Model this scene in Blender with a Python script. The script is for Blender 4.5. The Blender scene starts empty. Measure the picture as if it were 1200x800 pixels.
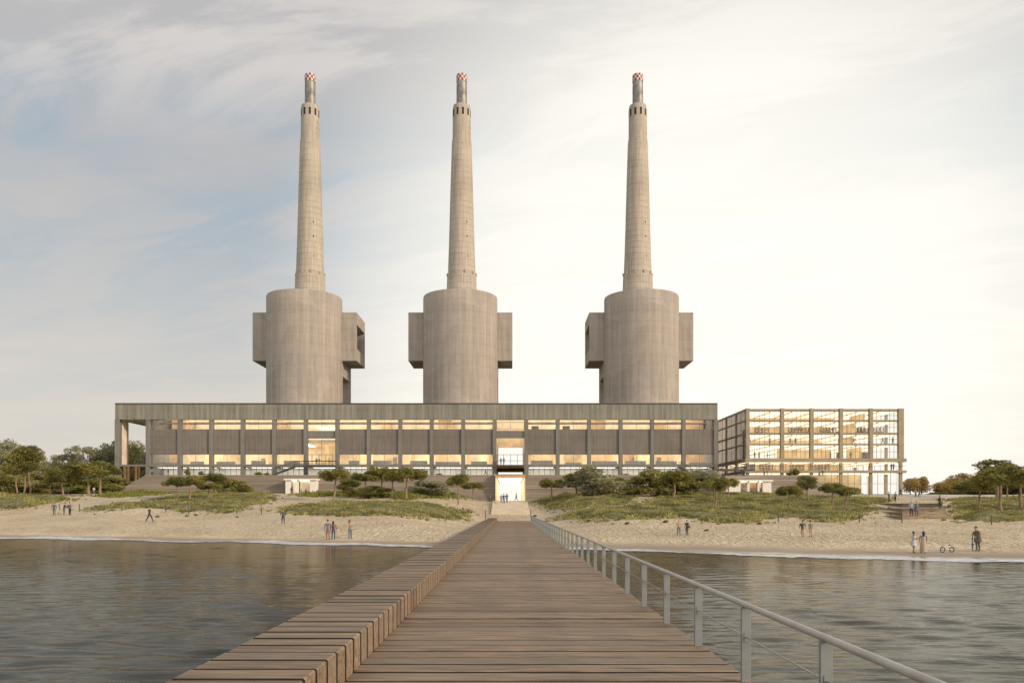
import bpy, bmesh, math, random
import numpy as np
from math import sin, cos, pi, radians
from mathutils import Vector, Matrix
random.seed(7); rng = np.random.default_rng(7)
C = bpy.context.scene.collection
sc = bpy.context.scene

# ------------------------------------------------------------------ camera, sky, sun, exposure
F = 950.0            # focal length in photo pixels (photo 1200 wide)
EYE = 3.4            # eye height over the water
VX, HY = 598.0, 594.0
cam = bpy.data.cameras.new('camera'); camo = bpy.data.objects.new('camera', cam); C.objects.link(camo)
camo.location = (0, 0, EYE); camo.rotation_euler = (radians(90), 0, 0)
cam.sensor_width = 36; cam.lens = F / 1200 * 36
cam.shift_x = (600 - VX) / 1200; cam.shift_y = (HY - 400) / 1200
cam.clip_start = 0.1; cam.clip_end = 20000
sc.camera = camo
SUN_AZ = radians(-31)     # from +X; negative = towards the viewer's side
SUN_EL = radians(20)
sdir = Vector((cos(SUN_EL) * cos(SUN_AZ), cos(SUN_EL) * sin(SUN_AZ), sin(SUN_EL)))
sl = bpy.data.lights.new('sun', 'SUN'); sl.energy = 2.7; sl.angle = radians(6); sl.color = (1.0, 0.80, 0.60)
so = bpy.data.objects.new('sun', sl); C.objects.link(so); so.rotation_euler = sdir.to_track_quat('Z', 'Y').to_euler()
sc.view_settings.view_transform = 'Standard'; sc.view_settings.look = 'None'
sc.view_settings.exposure = 0.12; sc.view_settings.gamma = 1.0; sc.view_settings.use_curve_mapping = False
sc.cycles.max_bounces = 6; sc.cycles.transparent_max_bounces = 12
sc.cycles.sample_clamp_indirect = 4.0
sc.cycles.use_denoising = True

W = bpy.data.worlds.new('World'); sc.world = W; W.use_nodes = True
nt = W.node_tree; nt.nodes.clear()
def N(t, **k):
    n = nt.nodes.new(t)
    for a, b in k.items(): setattr(n, a, b)
    return n
def LK(a, b): nt.links.new(a, b)
def VAL(n, i, v): n.inputs[i].default_value = v
def MATH(op, a, b=None, clamp=False):
    n = N('ShaderNodeMath', operation=op); n.use_clamp = clamp
    for i, s in enumerate((a, b)):
        if s is None: continue
        if isinstance(s, (int, float)): n.inputs[i].default_value = s
        else: LK(s, n.inputs[i])
    return n.outputs[0]
def MIX(f, a, b, blend='MIX'):
    n = N('ShaderNodeMix', data_type='RGBA', blend_type=blend)
    for s, i in ((f, 0), (a, 6), (b, 7)):
        if isinstance(s, (int, float)): n.inputs[i].default_value = s
        elif isinstance(s, tuple): n.inputs[i].default_value = s + (1,) if len(s) == 3 else s
        else: LK(s, n.inputs[i])
    return n.outputs[2]
def RANGE(v, a, b, c=0.0, d=1.0):
    n = N('ShaderNodeMapRange', interpolation_type='SMOOTHSTEP'); LK(v, n.inputs[0])
    for i, x in enumerate((a, b, c, d)): n.inputs[i + 1].default_value = x
    return n.outputs[0]
out = N('ShaderNodeOutputWorld'); bg = N('ShaderNodeBackground'); bg.inputs[1].default_value = 0.1
LK(bg.outputs[0], out.inputs[0])
sky = N('ShaderNodeTexSky', sky_type='NISHITA'); sky.sun_disc = False
sky.sun_elevation = SUN_EL; sky.sun_rotation = pi / 2 - SUN_AZ; sky.dust_density = 3.0; sky.air_density = 1.2
tc = N('ShaderNodeTexCoord'); sep = N('ShaderNodeSeparateXYZ'); LK(tc.outputs['Generated'], sep.inputs[0])
sx, sy, sz = sep.outputs
# cloud sheet coordinates: the direction projected on a high layer
den = MATH('ADD', MATH('MAXIMUM', sz, 0.0), 0.16)
cx = MATH('DIVIDE', sx, den); cy = MATH('DIVIDE', sy, den)
comb = N('ShaderNodeCombineXYZ'); LK(MATH('MULTIPLY', cx, 0.55), comb.inputs[0]); LK(MATH('ADD', MATH('MULTIPLY', cy, 1.5), MATH('MULTIPLY', cx, 0.35)), comb.inputs[1])
n1 = N('ShaderNodeTexNoise'); n1.inputs['Scale'].default_value = 0.9; n1.inputs['Detail'].default_value = 8; n1.inputs['Roughness'].default_value = 0.56; n1.inputs['Distortion'].default_value = 0.5
LK(comb.outputs[0], n1.inputs['Vector'])
cloud0 = RANGE(n1.outputs[0], 0.46, 0.66)
comb2 = N('ShaderNodeCombineXYZ'); LK(MATH('ADD', MATH('MULTIPLY', cx, 0.8), 3.7), comb2.inputs[0]); LK(MATH('ADD', MATH('MULTIPLY', cy, 1.9), MATH('MULTIPLY', cx, 0.5)), comb2.inputs[1])
n2 = N('ShaderNodeTexNoise'); n2.inputs['Scale'].default_value = 2.0; n2.inputs['Detail'].default_value = 9; n2.inputs['Roughness'].default_value = 0.62; n2.inputs['Distortion'].default_value = 0.8
LK(comb2.outputs[0], n2.inputs['Vector'])
wisp = RANGE(n2.outputs[0], 0.43, 0.60)
top = RANGE(sz, 0.36, 0.47)
cloud = MATH('MAXIMUM', MATH('MAXIMUM', cloud0, MATH('MULTIPLY', top, 0.85)), MATH('MULTIPLY', wisp, 0.55), clamp=True)
# how near a direction is to the bright, hazy side of the sky
gd = Vector((sin(radians(14)), cos(radians(14)), 0.16)).normalized()
vm = N('ShaderNodeVectorMath', operation='DOT_PRODUCT'); LK(tc.outputs['Generated'], vm.inputs[0]); vm.inputs[1].default_value = gd
glow = RANGE(vm.outputs['Value'], 0.84, 0.99)
low = RANGE(sz, 0.0, 0.42, 1.0, 0.0)
glow2 = MATH('MAXIMUM', glow, MATH('MULTIPLY', low, 0.62))
blue = (3.6, 4.35, 5.0); cloudc = (5.3, 5.0, 4.85); cream = (11.0, 10.6, 9.6); lowc = (6.9, 6.4, 5.8)
base = MIX(low, blue, lowc)
base = MIX(cloud, base, MIX(low, cloudc, (7.2, 6.6, 5.9)))
base = MIX(MATH('MULTIPLY', wisp, MATH('MULTIPLY', top, 0.55)), base, (8.0, 7.4, 6.9))
veil = MIX(MATH('MULTIPLY', glow, RANGE(n2.outputs[0], 0.3, 0.7, 0.86, 1.0)), base, cream)
# unseen sky behind the viewer, brightened to add fill light on the facade
back = RANGE(sy, 0.0, -0.8)
veil = MIX(MATH('MULTIPLY', back, 0.9), veil, (13.0, 12.1, 10.8))
zen = RANGE(sz, 0.52, 0.8)
veil = MIX(MATH('MULTIPLY', zen, 0.8), veil, (3.6, 3.6, 3.7))
LK(MIX(0.9, sky.outputs[0], veil), bg.inputs[0])

# ------------------------------------------------------------------ material helpers
MATS = {}
def new_mat(name):
    global nt
    m = bpy.data.materials.new(name); m.use_nodes = True; nt = m.node_tree; nt.nodes.clear(); MATS[name] = m
    o = N('ShaderNodeOutputMaterial'); b = N('ShaderNodeBsdfPrincipled'); LK(b.outputs[0], o.inputs[0])
    return m, b, o
def coords(sx=1, sy=1, sz=1, obj=True):
    t = N('ShaderNodeTexCoord'); mp = N('ShaderNodeMapping'); mp.inputs['Scale'].default_value = (sx, sy, sz)
    LK(t.outputs['Object'], mp.inputs[0]); return mp.outputs[0]
def noise(vec, scale, detail=4, rough=0.55, dist=0.0):
    n = N('ShaderNodeTexNoise'); n.inputs['Scale'].default_value = scale; n.inputs['Detail'].default_value = detail
    n.inputs['Roughness'].default_value = rough; n.inputs['Distortion'].default_value = dist
    if vec is not None: LK(vec, n.inputs['Vector'])
    return n.outputs[0]
def bump(b, h, strength=0.3, dist=0.05):
    n = N('ShaderNodeBump'); n.inputs['Strength'].default_value = strength; n.inputs['Distance'].default_value = dist
    LK(h, n.inputs['Height']); LK(n.outputs[0], b.inputs['Normal'])
def simple(name, col, rough=0.7, var=0.15, scale=2.0, metal=0.0, bmp=0.0):
    m, b, o = new_mat(name)
    v = coords(); n = noise(v, scale)
    lo = tuple(c * (1 - var) for c in col); hi = tuple(min(1, c * (1 + var)) for c in col)
    LK(MIX(RANGE(n, 0.3, 0.7), lo, hi), b.inputs['Base Color'])
    b.inputs['Roughness'].default_value = rough; b.inputs['Metallic'].default_value = metal
    if bmp: bump(b, noise(v, scale * 6), bmp)
    return m
def emit(name, col, strength):
    m, b, o = new_mat(name)
    e = N('ShaderNodeEmission'); e.inputs[0].default_value = col + (1,); e.inputs[1].default_value = strength
    LK(e.outputs[0], o.inputs[0]); return m

def concrete(name, col, streak=0.35, board=1.2, lift=2.5, joint=0.45):
    m, b, o = new_mat(name)
    v = coords(); vs = coords(1, 1, 0.045); vh = coords(0.02, 0.02, 1)
    big = RANGE(noise(v, 0.09, 5, 0.6), 0.3, 0.7)
    st = RANGE(noise(vs, board, 5, 0.65), 0.33, 0.68)
    hz = RANGE(noise(vh, 1.0 / lift, 3, 0.7), 0.35, 0.65)
    fine = noise(v, 6.0, 4, 0.7)
    d = tuple(c * (1 - streak) for c in col); l = tuple(min(1, c * (1 + streak * .55)) for c in col)
    c1 = MIX(st, d, l)
    c2 = MIX(MATH('MULTIPLY', hz, 0.35), c1, tuple(c * w for c, w in zip(col, (1.18, 1.08, 0.96))))
    c3 = MIX(MATH('MULTIPLY', big, 0.4), c2, tuple(c * w for c, w in zip(col, (0.82, 0.80, 0.80))))
    c4 = MIX(MATH('MULTIPLY', RANGE(fine, 0.55, 0.75), 0.3), c3, tuple(c * 0.6 for c in col))
    LK(c4, b.inputs['Base Color']); b.inputs['Roughness'].default_value = 0.85
    # casting lifts
    w = N('ShaderNodeTexWave', wave_type='BANDS', bands_direction='Z'); w.inputs['Scale'].default_value = 0.314 / lift * 1.0
    LK(coords(), w.inputs['Vector'])
    h = MATH('ADD', MATH('MULTIPLY', st, 0.5), MATH('MULTIPLY', RANGE(w.outputs[0], 0.0, 0.06), 0.6))
    jt = N('ShaderNodeTexWave', wave_type='BANDS', bands_direction='Z'); jt.inputs['Scale'].default_value = 0.314 / lift; LK(coords(), jt.inputs['Vector'])
    line = MATH('MULTIPLY', RANGE(jt.outputs[0], 0.05, 0.0), RANGE(noise(coords(.3, .3, .05), 1.0, 3), 0.38, 0.6))
    stain = RANGE(noise(coords(0.35, 0.35, 0.06), 1.0, 6, 0.7, 0.6), 0.56, 0.72)
    c5 = MIX(MATH('MULTIPLY', line, joint), c4, tuple(c * 0.45 for c in col))
    c5 = MIX(MATH('MULTIPLY', stain, 0.38), c5, tuple(c * w for c, w in zip(col, (0.62, 0.58, 0.52))))
    pt = N('ShaderNodeTexVoronoi'); pt.inputs['Scale'].default_value = 0.16; LK(coords(1, 1, 1.4), pt.inputs['Vector'])
    c5 = MIX(0.20, c5, MIX(RANGE(pt.outputs['Color'], 0.2, 0.8), tuple(c * 0.72 for c in col), tuple(min(1, c * 1.22) for c in col)))
    LK(c5, b.inputs['Base Color'])
    bump(b, h, 0.35, 0.07)
    return m
M = {}
M['concrete_tower'] = concrete('tower concrete', (0.40, 0.362, 0.325), 0.30, 1.0, 3.4, 0.22)
M['concrete_chimney'] = concrete('chimney concrete', (0.47, 0.425, 0.36), 0.34, 1.6, 1.9, 0.8)
M['concrete_parapet'] = concrete('streaked concrete', (0.245, 0.242, 0.205), 0.50, 1.6, 5.0, 0.0)
M['concrete_column'] = concrete('grey concrete', (0.195, 0.195, 0.18), 0.22, 1.5, 3.0, 0.2)
M['panel'] = concrete('dark board panel', (0.185, 0.168, 0.150), 0.28, 2.5, 3.0, 0.3)
M['concrete_light'] = concrete('pale concrete', (0.46, 0.44, 0.40), 0.15, 1.0, 2.0)
M['stone'] = simple('stepped stone', (0.31, 0.265, 0.22), 0.85, 0.28, 0.8, bmp=0.3)
m, b, o = new_mat('coursed podium stone'); M['podium'] = m
v = coords(); crs = noise(coords(.03, .03, 3.2), 1.0, 2, .5); jn = N('ShaderNodeTexWave', wave_type='BANDS', bands_direction='Z'); jn.inputs['Scale'].default_value = 0.314 / .35; LK(coords(), jn.inputs['Vector'])
c = MIX(RANGE(crs, .35, .65), (0.24, 0.20, 0.165), (0.37, 0.32, 0.265)); c = MIX(MATH('MULTIPLY', RANGE(jn.outputs[0], .25, 0.0), .6), c, (0.10, .08, .065))
c = MIX(MATH('MULTIPLY', RANGE(noise(v, .7, 5), .5, .75), .4), c, (0.20, .17, .14)); LK(c, b.inputs['Base Color']); b.inputs['Roughness'].default_value = .85; bump(b, noise(v, 4, 4), .3)
M['white_wall'] = simple('white render', (0.8, 0.77, 0.72), 0.8, 0.05)
M['steel_flue'] = simple('galvanised steel', (0.26, 0.255, 0.24), 0.55, 0.3, 0.5, 0.5)
M['red'] = simple('red paint', (0.26, 0.05, 0.04), 0.6, 0.15)
M['white'] = simple('white paint', (0.62, 0.60, 0.57), 0.6, 0.08)
M['dark'] = simple('dark opening', (0.03, 0.03, 0.03), 0.9, 0.1)
M['dark_steel'] = simple('dark steel', (0.07, 0.08, 0.09), 0.5, 0.2, metal=0.3)
M['rail_post'] = simple('grey painted steel', (0.23, 0.25, 0.25), 0.5, 0.12, 3.0, 0.25)
M['rail_bar'] = simple('pale grey handrail', (0.45, 0.43, 0.40), 0.42, 0.12, 2.0, 0.3)
M['cable'] = simple('steel cable', (0.35, 0.36, 0.35), 0.4, 0.1, metal=0.7)
M['interior_wood'] = simple('pale wood lining', (0.80, 0.70, 0.55), 0.6, 0.15, 0.5)
M['honey_wood'] = simple('honey wood lining', (0.80, 0.64, 0.42), 0.6, 0.2, 0.35)
M['tan_wood'] = simple('tan wood lining', (0.60, 0.42, 0.26), 0.6, 0.2, 0.5)
M['mullion_dark'] = simple('bronze mullion', (0.26, 0.21, 0.15), 0.5, 0.1)
M['orange_wood'] = simple('orange wood', (0.62, 0.35, 0.14), 0.55, 0.15, 1.0)
M['frame_timber'] = simple('timber frame', (0.31, 0.255, 0.17), 0.6, 0.12, 0.6)
M['mullion'] = simple('pale mullion', (0.55, 0.47, 0.36), 0.5, 0.08)
M['shelf'] = simple('book shelf', (0.30, 0.24, 0.19), 0.7, 0.6, 3.0)
M['trunk_bark'] = simple('pine bark', (0.28, 0.19, 0.13), 0.9, 0.3, 4.0, bmp=0.4)
M['grey_bark'] = simple('grey bark', (0.22, 0.19, 0.15), 0.9, 0.3, 4.0, bmp=0.4)
M['lamp_warm'] = emit('warm ceiling light', (1.0, 0.82, 0.56), 1.7)
M['lamp_soft'] = emit('soft ceiling light', (1.0, 0.88, 0.70), 3.8)
M['lamp_white'] = emit('white ceiling light', (1.0, 0.9, 0.76), 2.6)
M['lamp_bright'] = emit('bright portal light', (1.0, 0.84, 0.58), 3.2)
M['glow_column'] = emit('self-lit wood column', (1.0, 0.62, 0.24), 0.95)  # wooden columns, not lamps: their warm light is put in as emission

# glass: thin pane
m, b, o = new_mat('glass pane'); M['glass'] = m
tr = N('ShaderNodeBsdfTransparent'); tr.inputs[0].default_value = (0.93, 0.95, 0.94, 1)
gl = N('ShaderNodeBsdfGlossy'); gl.inputs['Roughness'].default_value = 0.04; gl.inputs[0].default_value = (0.9, 0.95, 1, 1)
fr = N('ShaderNodeFresnel'); fr.inputs[0].default_value = 1.35
mx = N('ShaderNodeMixShader'); LK(MATH('ADD', fr.outputs[0], 0.02), mx.inputs[0]); LK(tr.outputs[0], mx.inputs[1]); LK(gl.outputs[0], mx.inputs[2]); LK(mx.outputs[0], o.inputs[0])

# foliage
def foliage(name, dark, light, trans=0.35, sc_=1.3):
    m, b, o = new_mat(name)
    g = N('ShaderNodeNewGeometry'); v = coords()
    c = MIX(RANGE(noise(v, sc_, 3), 0.38, 0.64), dark, light)
    c = MIX(MATH('MULTIPLY', g.outputs['Random Per Island'], 0.55), c, tuple(x * 0.6 for x in dark))
    LK(c, b.inputs['Base Color']); b.inputs['Roughness'].default_value = 0.65
    t = N('ShaderNodeBsdfTranslucent'); LK(MIX(0.5, c, light), t.inputs[0])
    ms = N('ShaderNodeMixShader'); ms.inputs[0].default_value = trans
    LK(b.outputs[0], ms.inputs[1]); LK(t.outputs[0], ms.inputs[2]); LK(ms.outputs[0], o.inputs[0])
    return m
M['leaf_pine'] = foliage('pine needles', (0.135, 0.145, 0.040), (0.46, 0.41, 0.11))
M['leaf_green'] = foliage('green leaves', (0.21, 0.215, 0.065), (0.54, 0.49, 0.18))
M['leaf_pale'] = foliage('pale olive leaves', (0.27, 0.275, 0.15), (0.56, 0.53, 0.33))
M['leaf_orange'] = foliage('autumn leaves', (0.30, 0.20, 0.045), (0.62, 0.46, 0.12))
M['leaf_lime'] = foliage('lime scrub', (0.20, 0.22, 0.04), (0.48, 0.47, 0.13))
M['scrub'] = foliage('dune scrub', (0.16, 0.165, 0.05), (0.60, 0.55, 0.21), 0.3, 0.35)
M['scrub_mat'] = simple('scrub floor', (0.19, 0.175, 0.08), 0.95, 0.4, 1.2, bmp=0.6)

# wood planks
m, b, o = new_mat('weathered planks'); M['plank'] = m
g = N('ShaderNodeNewGeometry'); v = coords(0.6, 9, 9); r = g.outputs['Random Per Island']
vadd = N('ShaderNodeVectorMath', operation='ADD'); cb = N('ShaderNodeCombineXYZ'); LK(MATH('MULTIPLY', r, 60), cb.inputs[0]); LK(v, vadd.inputs[0]); LK(cb.outputs[0], vadd.inputs[1])
gr = noise(vadd.outputs[0], 1.6, 6, 0.65, 0.4)
c = MIX(RANGE(gr, 0.3, 0.72), (0.125, 0.086, 0.055), (0.39, 0.285, 0.185))
c = MIX(MATH('MULTIPLY', RANGE(r, 0.55, 1.0), 0.55), c, (0.20, 0.165, 0.13))
c = MIX(MATH('MULTIPLY', RANGE(r, 0.35, 0.0), 0.55), c, (0.105, 0.074, 0.048))
c = MIX(MATH('MULTIPLY', RANGE(noise(coords(0.5, .5, .5), 1.1, 5), 0.5, 0.75), 0.35), c, (0.12, 0.085, 0.06))
LK(c, b.inputs['Base Color']); b.inputs['Roughness'].default_value = 0.62; bump(b, gr, 0.35, 0.012)

M['plank_edge_shade'] = simple('painted gap shade', (0.028, 0.020, 0.015), 0.9, 0.2)  # plank side faces: shade of the gaps painted in as near-black colour
# ------------------------------------------------------------------ mesh helpers
def setp(o, label=None, cat=None, group=None, kind=None):
    if label: o['label'] = label
    if cat: o['category'] = cat
    if group: o['group'] = group
    if kind: o['kind'] = kind
    return o
def empty(name, loc, label, cat, group=None, rz=0):
    o = bpy.data.objects.new(name, None); C.objects.link(o); o.location = loc; o.rotation_euler = (0, 0, rz)
    o.empty_display_size = 0.3
    return setp(o, label, cat, group)
class MB:
    def __init__(s, org=(0, 0, 0)): s.v = []; s.f = []; s.mi = []; s.o = org
    def add(s, vs, fs, mi=0):
        n = len(s.v); s.v += [(a - s.o[0], b - s.o[1], c - s.o[2]) for a, b, c in vs]
        s.f += [tuple(i + n for i in f) for f in fs]; s.mi += [mi] * len(fs)
    def box(s, x0, x1, y0, y1, z0, z1, mi=0):
        s.add([(x0, y0, z0), (x1, y0, z0), (x1, y1, z0), (x0, y1, z0), (x0, y0, z1), (x1, y0, z1), (x1, y1, z1), (x0, y1, z1)],
              [(0, 3, 2, 1), (4, 5, 6, 7), (0, 1, 5, 4), (1, 2, 6, 5), (2, 3, 7, 6), (3, 0, 4, 7)], mi)
    def tube(s, pts, rad, n=8, mi=0, caps=True):
        pts = [Vector(p) for p in pts]
        if not isinstance(rad, (list, tuple)): rad = [rad] * len(pts)
        vs = []; up = Vector((0, 0, 1))
        for i, p in enumerate(pts):
            d = (pts[min(i + 1, len(pts) - 1)] - pts[max(i - 1, 0)]).normalized()
            a = d.cross(up if abs(d.z) < 0.9 else Vector((0, 1, 0))).normalized(); b_ = d.cross(a)
            for k in range(n):
                t = 2 * pi * k / n; q = p + (a * cos(t) + b_ * sin(t)) * rad[i]; vs.append(tuple(q))
        fs = []
        for i in range(len(pts) - 1):
            for k in range(n):
                k2 = (k + 1) % n; fs.append((i * n + k, i * n + k2, (i + 1) * n + k2, (i + 1) * n + k))
        if caps: fs += [tuple(range(n))[::-1], tuple(range((len(pts) - 1) * n, len(pts) * n))]
        s.add(vs, fs, mi)
    def lathe(s, cx, cy, prof, n=48, mi=0, cap=True, mif=None):
        vs = []; fs = []
        for r, z in prof:
            for k in range(n): t = 2 * pi * k / n; vs.append((cx + r * cos(t), cy + r * sin(t), z))
        for i in range(len(prof) - 1):
            for k in range(n):
                k2 = (k + 1) % n; fs.append((i * n + k, i * n + k2, (i + 1) * n + k2, (i + 1) * n + k))
        if cap: fs.append(tuple(range(n))[::-1]); fs.append(tuple(range((len(prof) - 1) * n, len(prof) * n)))
        base = len(s.f); s.add(vs, fs, mi)
        if mif:
            for i in range(len(prof) - 1):
                for k in range(n): s.mi[base + i * n + k] = mif(i, k)
    def prism(s, poly, axis, a0, a1, mi=0):
        # poly: 2-D points; axis 'x' -> (y,z), 'y' -> (x,z), 'z' -> (x,y)
        def P(p, a): return {'x': (a, p[0], p[1]), 'y': (p[0], a, p[1]), 'z': (p[0], p[1], a)}[axis]
        n = len(poly); vs = [P(p, a0) for p in poly] + [P(p, a1) for p in poly]
        fs = [tuple(range(n)), tuple(range(n, 2 * n))[::-1]] + [(i, i + n, (i + 1) % n + n, (i + 1) % n) for i in range(n)]
        s.add(vs, fs, mi)
    def build(s, name, mats, parent=None, smooth=False, recalc=True):
        me = bpy.data.meshes.new(name); me.from_pydata(s.v, [], s.f)
        if not isinstance(mats, (list, tuple)): mats = [mats]
        for m in mats: me.materials.append(m)
        if len(mats) > 1: me.polygons.foreach_set('material_index', s.mi)
        if smooth: me.polygons.foreach_set('use_smooth', [True] * len(me.polygons))
        if recalc:
            bm = bmesh.new(); bm.from_mesh(me); bmesh.ops.recalc_face_normals(bm, faces=bm.faces); bm.to_mesh(me); bm.free()
        me.update()
        if smooth:
            try: me.set_sharp_from_angle(angle=radians(40))
            except Exception: pass
        o = bpy.data.objects.new(name, me); C.objects.link(o)
        if parent: o.parent = parent
        elif any(s.o): o.location = s.o
        return o
def np_mesh(name, verts, nper, mat, parent=None, mi=None, mats=None):
    """verts (N*nper,3): separate polygons of nper corners"""
    n = len(verts) // nper; me = bpy.data.meshes.new(name)
    me.vertices.add(len(verts)); me.vertices.foreach_set('co', np.asarray(verts, dtype=np.float32).ravel())
    me.loops.add(len(verts)); me.loops.foreach_set('vertex_index', np.arange(len(verts), dtype=np.int32))
    me.polygons.add(n); me.polygons.foreach_set('loop_start', np.arange(n, dtype=np.int32) * nper)
    for q in (mats or [mat]): me.materials.append(q)
    me.update(calc_edges=True); me.validate()
    o = bpy.data.objects.new(name, me)
    return o
def X(px, D): return (px - VX) / F * D
def Z(py, D): return EYE + (HY - py) / F * D

# ------------------------------------------------------------------ terrain
def sstep(a, b, x):
    t = np.clip((x - a) / (b - a), 0, 1); return t * t * (3 - 2 * t)
def Ds(x):
    x = np.asarray(x, float)
    d = np.where(x < 0, 69 - 0.38 * x, 69 - 0.56 * x)
    return np.clip(d, 38, 100) + 0.35 * np.sin(x * 0.42) + 0.5 * np.sin(x * 0.16 + 1.0)
def tab(y, ks):
    return np.interp(y, [k[0] for k in ks], [k[1] for k in ks])
def terrain(x, y):
    x = np.asarray(x, float); y = np.asarray(y, float)
    d = Ds(x); s = y - d
    # distance inland, first part relative to the shoreline, later absolute
    zl = tab(s, [(-30, -3), (-4, -.35), (0, 0), (15, 1.55), (28, 2.3), (60, 9)])
    zl2 = tab(y, [(0, 0), (100, 2.25), (109, 2.45), (125, 3.4), (150, 5.2), (175, 6.3), (190, 7.4), (260, 7.6), (400, 6.0), (5000, 3.0)])
    zr = tab(s, [(-30, -3), (-4, -.3), (0, 0), (22, .75), (44, 1.75), (100, 9)])
    zr2 = tab(y, [(0, 0), (90, 1.0), (103, 1.7), (120, 2.9), (135, 4.0), (150, 5.0), (165, 5.8), (190, 6.4), (260, 6.6), (400, 6.0), (5000, 3.0)])
    # soft minimum between beach and hinterland profile
    zl = np.where(y > 100, np.minimum(zl, zl2), np.minimum(zl, zl2 + 0.0 * y)); zr = np.minimum(zr, zr2)
    w = sstep(-9, 9, x); z = zl * (1 - w) + zr * w
    zc = tab(y, [(0, -3), (60, -.35), (69, 0), (95, .55), (126, 1.05), (134, 1.25), (145, 2.15), (161, 4.2), (175, 4.6), (300, 4.6), (420, 4.0), (5000, 3)])
    wc = 1 - sstep(4.0, 15.0, np.abs(x + .2)); wc = wc * sstep(74, 100, y)
    z = z * (1 - wc) + zc * wc
    b = sstep(3, 20, s) * (1 - 0.7 * wc)
    z = z + b * (0.10 * np.sin(x * 0.31 + y * .12) * np.cos(y * 0.27 + .5) + 0.06 * np.sin(x * .83 + 1.2) * np.sin(y * .61))
    return z
def tz(x, y): return float(terrain(x, y))
_yy = np.concatenate([np.arange(36, 200, .1), np.arange(200, 420, .5)])
def ground(px, py):
    """point of the ground seen at photo pixel"""
    xs = (px - VX) / F * _yy
    zz = terrain(xs, _yy); p = HY - (zz - EYE) * F / _yy
    m = np.nonzero((p <= py) & (_yy > Ds(xs) - 12))[0]
    i = m[0] if len(m) else len(_yy) - 1
    return float(xs[i]), float(_yy[i]), float(zz[i])

def expo(a, b, n): return list(a + (b - a) * (np.linspace(0, 1, n) ** 2.6))
xs = sorted(set([round(v, 2) for v in list(np.arange(-110, 110.1, 0.9)) + expo(112, 4000, 14) + [-v for v in expo(112, 4000, 14)]]))
ys = sorted(set([round(v, 2) for v in list(np.arange(30, 195, 0.75)) + expo(197, 6000, 22)]))
gx, gy = np.meshgrid(xs, ys); gz = terrain(gx, gy)
nx, ny = len(xs), len(ys)
vs = np.stack([gx, gy, gz], -1).reshape(-1, 3)
ii = np.arange(ny - 1)[:, None] * nx + np.arange(nx - 1)[None]
fs = np.stack([ii, ii + 1, ii + nx + 1, ii + nx], -1).reshape(-1, 4)
me = bpy.data.meshes.new('ground'); me.from_pydata(vs.tolist(), [], fs.tolist()); me.polygons.foreach_set('use_smooth', [True] * len(me.polygons))
go = bpy.data.objects.new('ground', me); C.objects.link(go); go['kind'] = 'structure'
m, b, o = new_mat('beach sand'); me.materials.append(m)
t = N('ShaderNodeTexCoord'); sp = N('ShaderNodeSeparateXYZ'); LK(t.outputs['Object'], sp.inputs[0])
v = t.outputs['Object']
big = noise(v, 0.12, 5); mid = noise(v, 0.9, 4); fine = noise(v, 9, 3)
sand = MIX(RANGE(big, 0.35, 0.65), (0.62, 0.51, 0.35), (0.74, 0.63, 0.455))
sand = MIX(MATH('MULTIPLY', RANGE(mid, 0.45, 0.7), 0.35), sand, (0.44, 0.34, 0.215))
# wet band by the water line
zz = MATH('ADD', sp.outputs[2], MATH('MULTIPLY', MATH('SUBTRACT', noise(v, 0.35, 3), 0.5), 0.16))
wet = RANGE(zz, 0.08, 0.42, 1.0, 0.0)
col = MIX(MATH('MULTIPLY', wet, 0.75), sand, (0.21, 0.165, 0.125))
yy_ = MATH('ADD', sp.outputs[1], MATH('MULTIPLY', MATH('SUBTRACT', mid, 0.5), 30))
col = MIX(RANGE(yy_, 168, 182), col, MIX(RANGE(mid, .4, .6), (0.085, 0.09, 0.03), (0.17, 0.16, 0.06)))
LK(col, b.inputs['Base Color']); LK(RANGE(zz, 0.02, 0.16, 0.25, 0.9), b.inputs['Roughness'])
mp = N('ShaderNodeMapping'); mp.inputs['Scale'].default_value = (2.3, 1.0, 1); LK(v, mp.inputs[0])
h1 = noise(mp.outputs[0], 1.25, 2, 0.5, 1.6)
vor = N('ShaderNodeTexVoronoi', feature='SMOOTH_F1'); vor.inputs['Scale'].default_value = 1.05; LK(mp.outputs[0], vor.inputs['Vector'])
h = MATH('ADD', MATH('ADD', h1, MATH('MULTIPLY', vor.outputs[0], 0.7)), MATH('MULTIPLY', fine, 0.08))
h = MATH('MULTIPLY', h, RANGE(zz, 0.15, 0.5))
bump(b, h, 1.0, 0.6)

# water: one large sheet
def grid_sheet(name, x0, x1, y0, y1, z, mat, **k):
    q = MB(); q.add([(x0, y0, z), (x1, y0, z), (x1, y1, z), (x0, y1, z)], [(0, 1, 2, 3)])
    o = q.build(name, mat); return setp(o, **k)
m, b, o = new_mat('sea water'); M['water'] = m
b.inputs['Base Color'].default_value = (0.028, 0.032, 0.026, 1); b.inputs['Roughness'].default_value = 0.06; b.inputs['IOR'].default_value = 1.33
b.inputs['Specular Tint'].default_value = (0.47, 0.45, 0.41, 1)
v1 = coords(0.55, 1.5, 1); v2 = coords(1.0, 2.2, 1)
w1 = noise(v1, 0.9, 3, 0.5, 0.6); w2 = noise(v2, 2.8, 4, 0.6, 0.4); w3 = noise(coords(.2, .35, 1), 0.5, 2)
t = N('ShaderNodeTexCoord'); sp = N('ShaderNodeSeparateXYZ'); LK(t.outputs['Object'], sp.inputs[0])
calm = RANGE(sp.outputs[1], 14, 62, 1.0, 0.55)
hh = MATH('ADD', MATH('MULTIPLY', w1, 1.0), MATH('ADD', MATH('MULTIPLY', w2, 0.28), MATH('MULTIPLY', w3, 0.8)))
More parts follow.
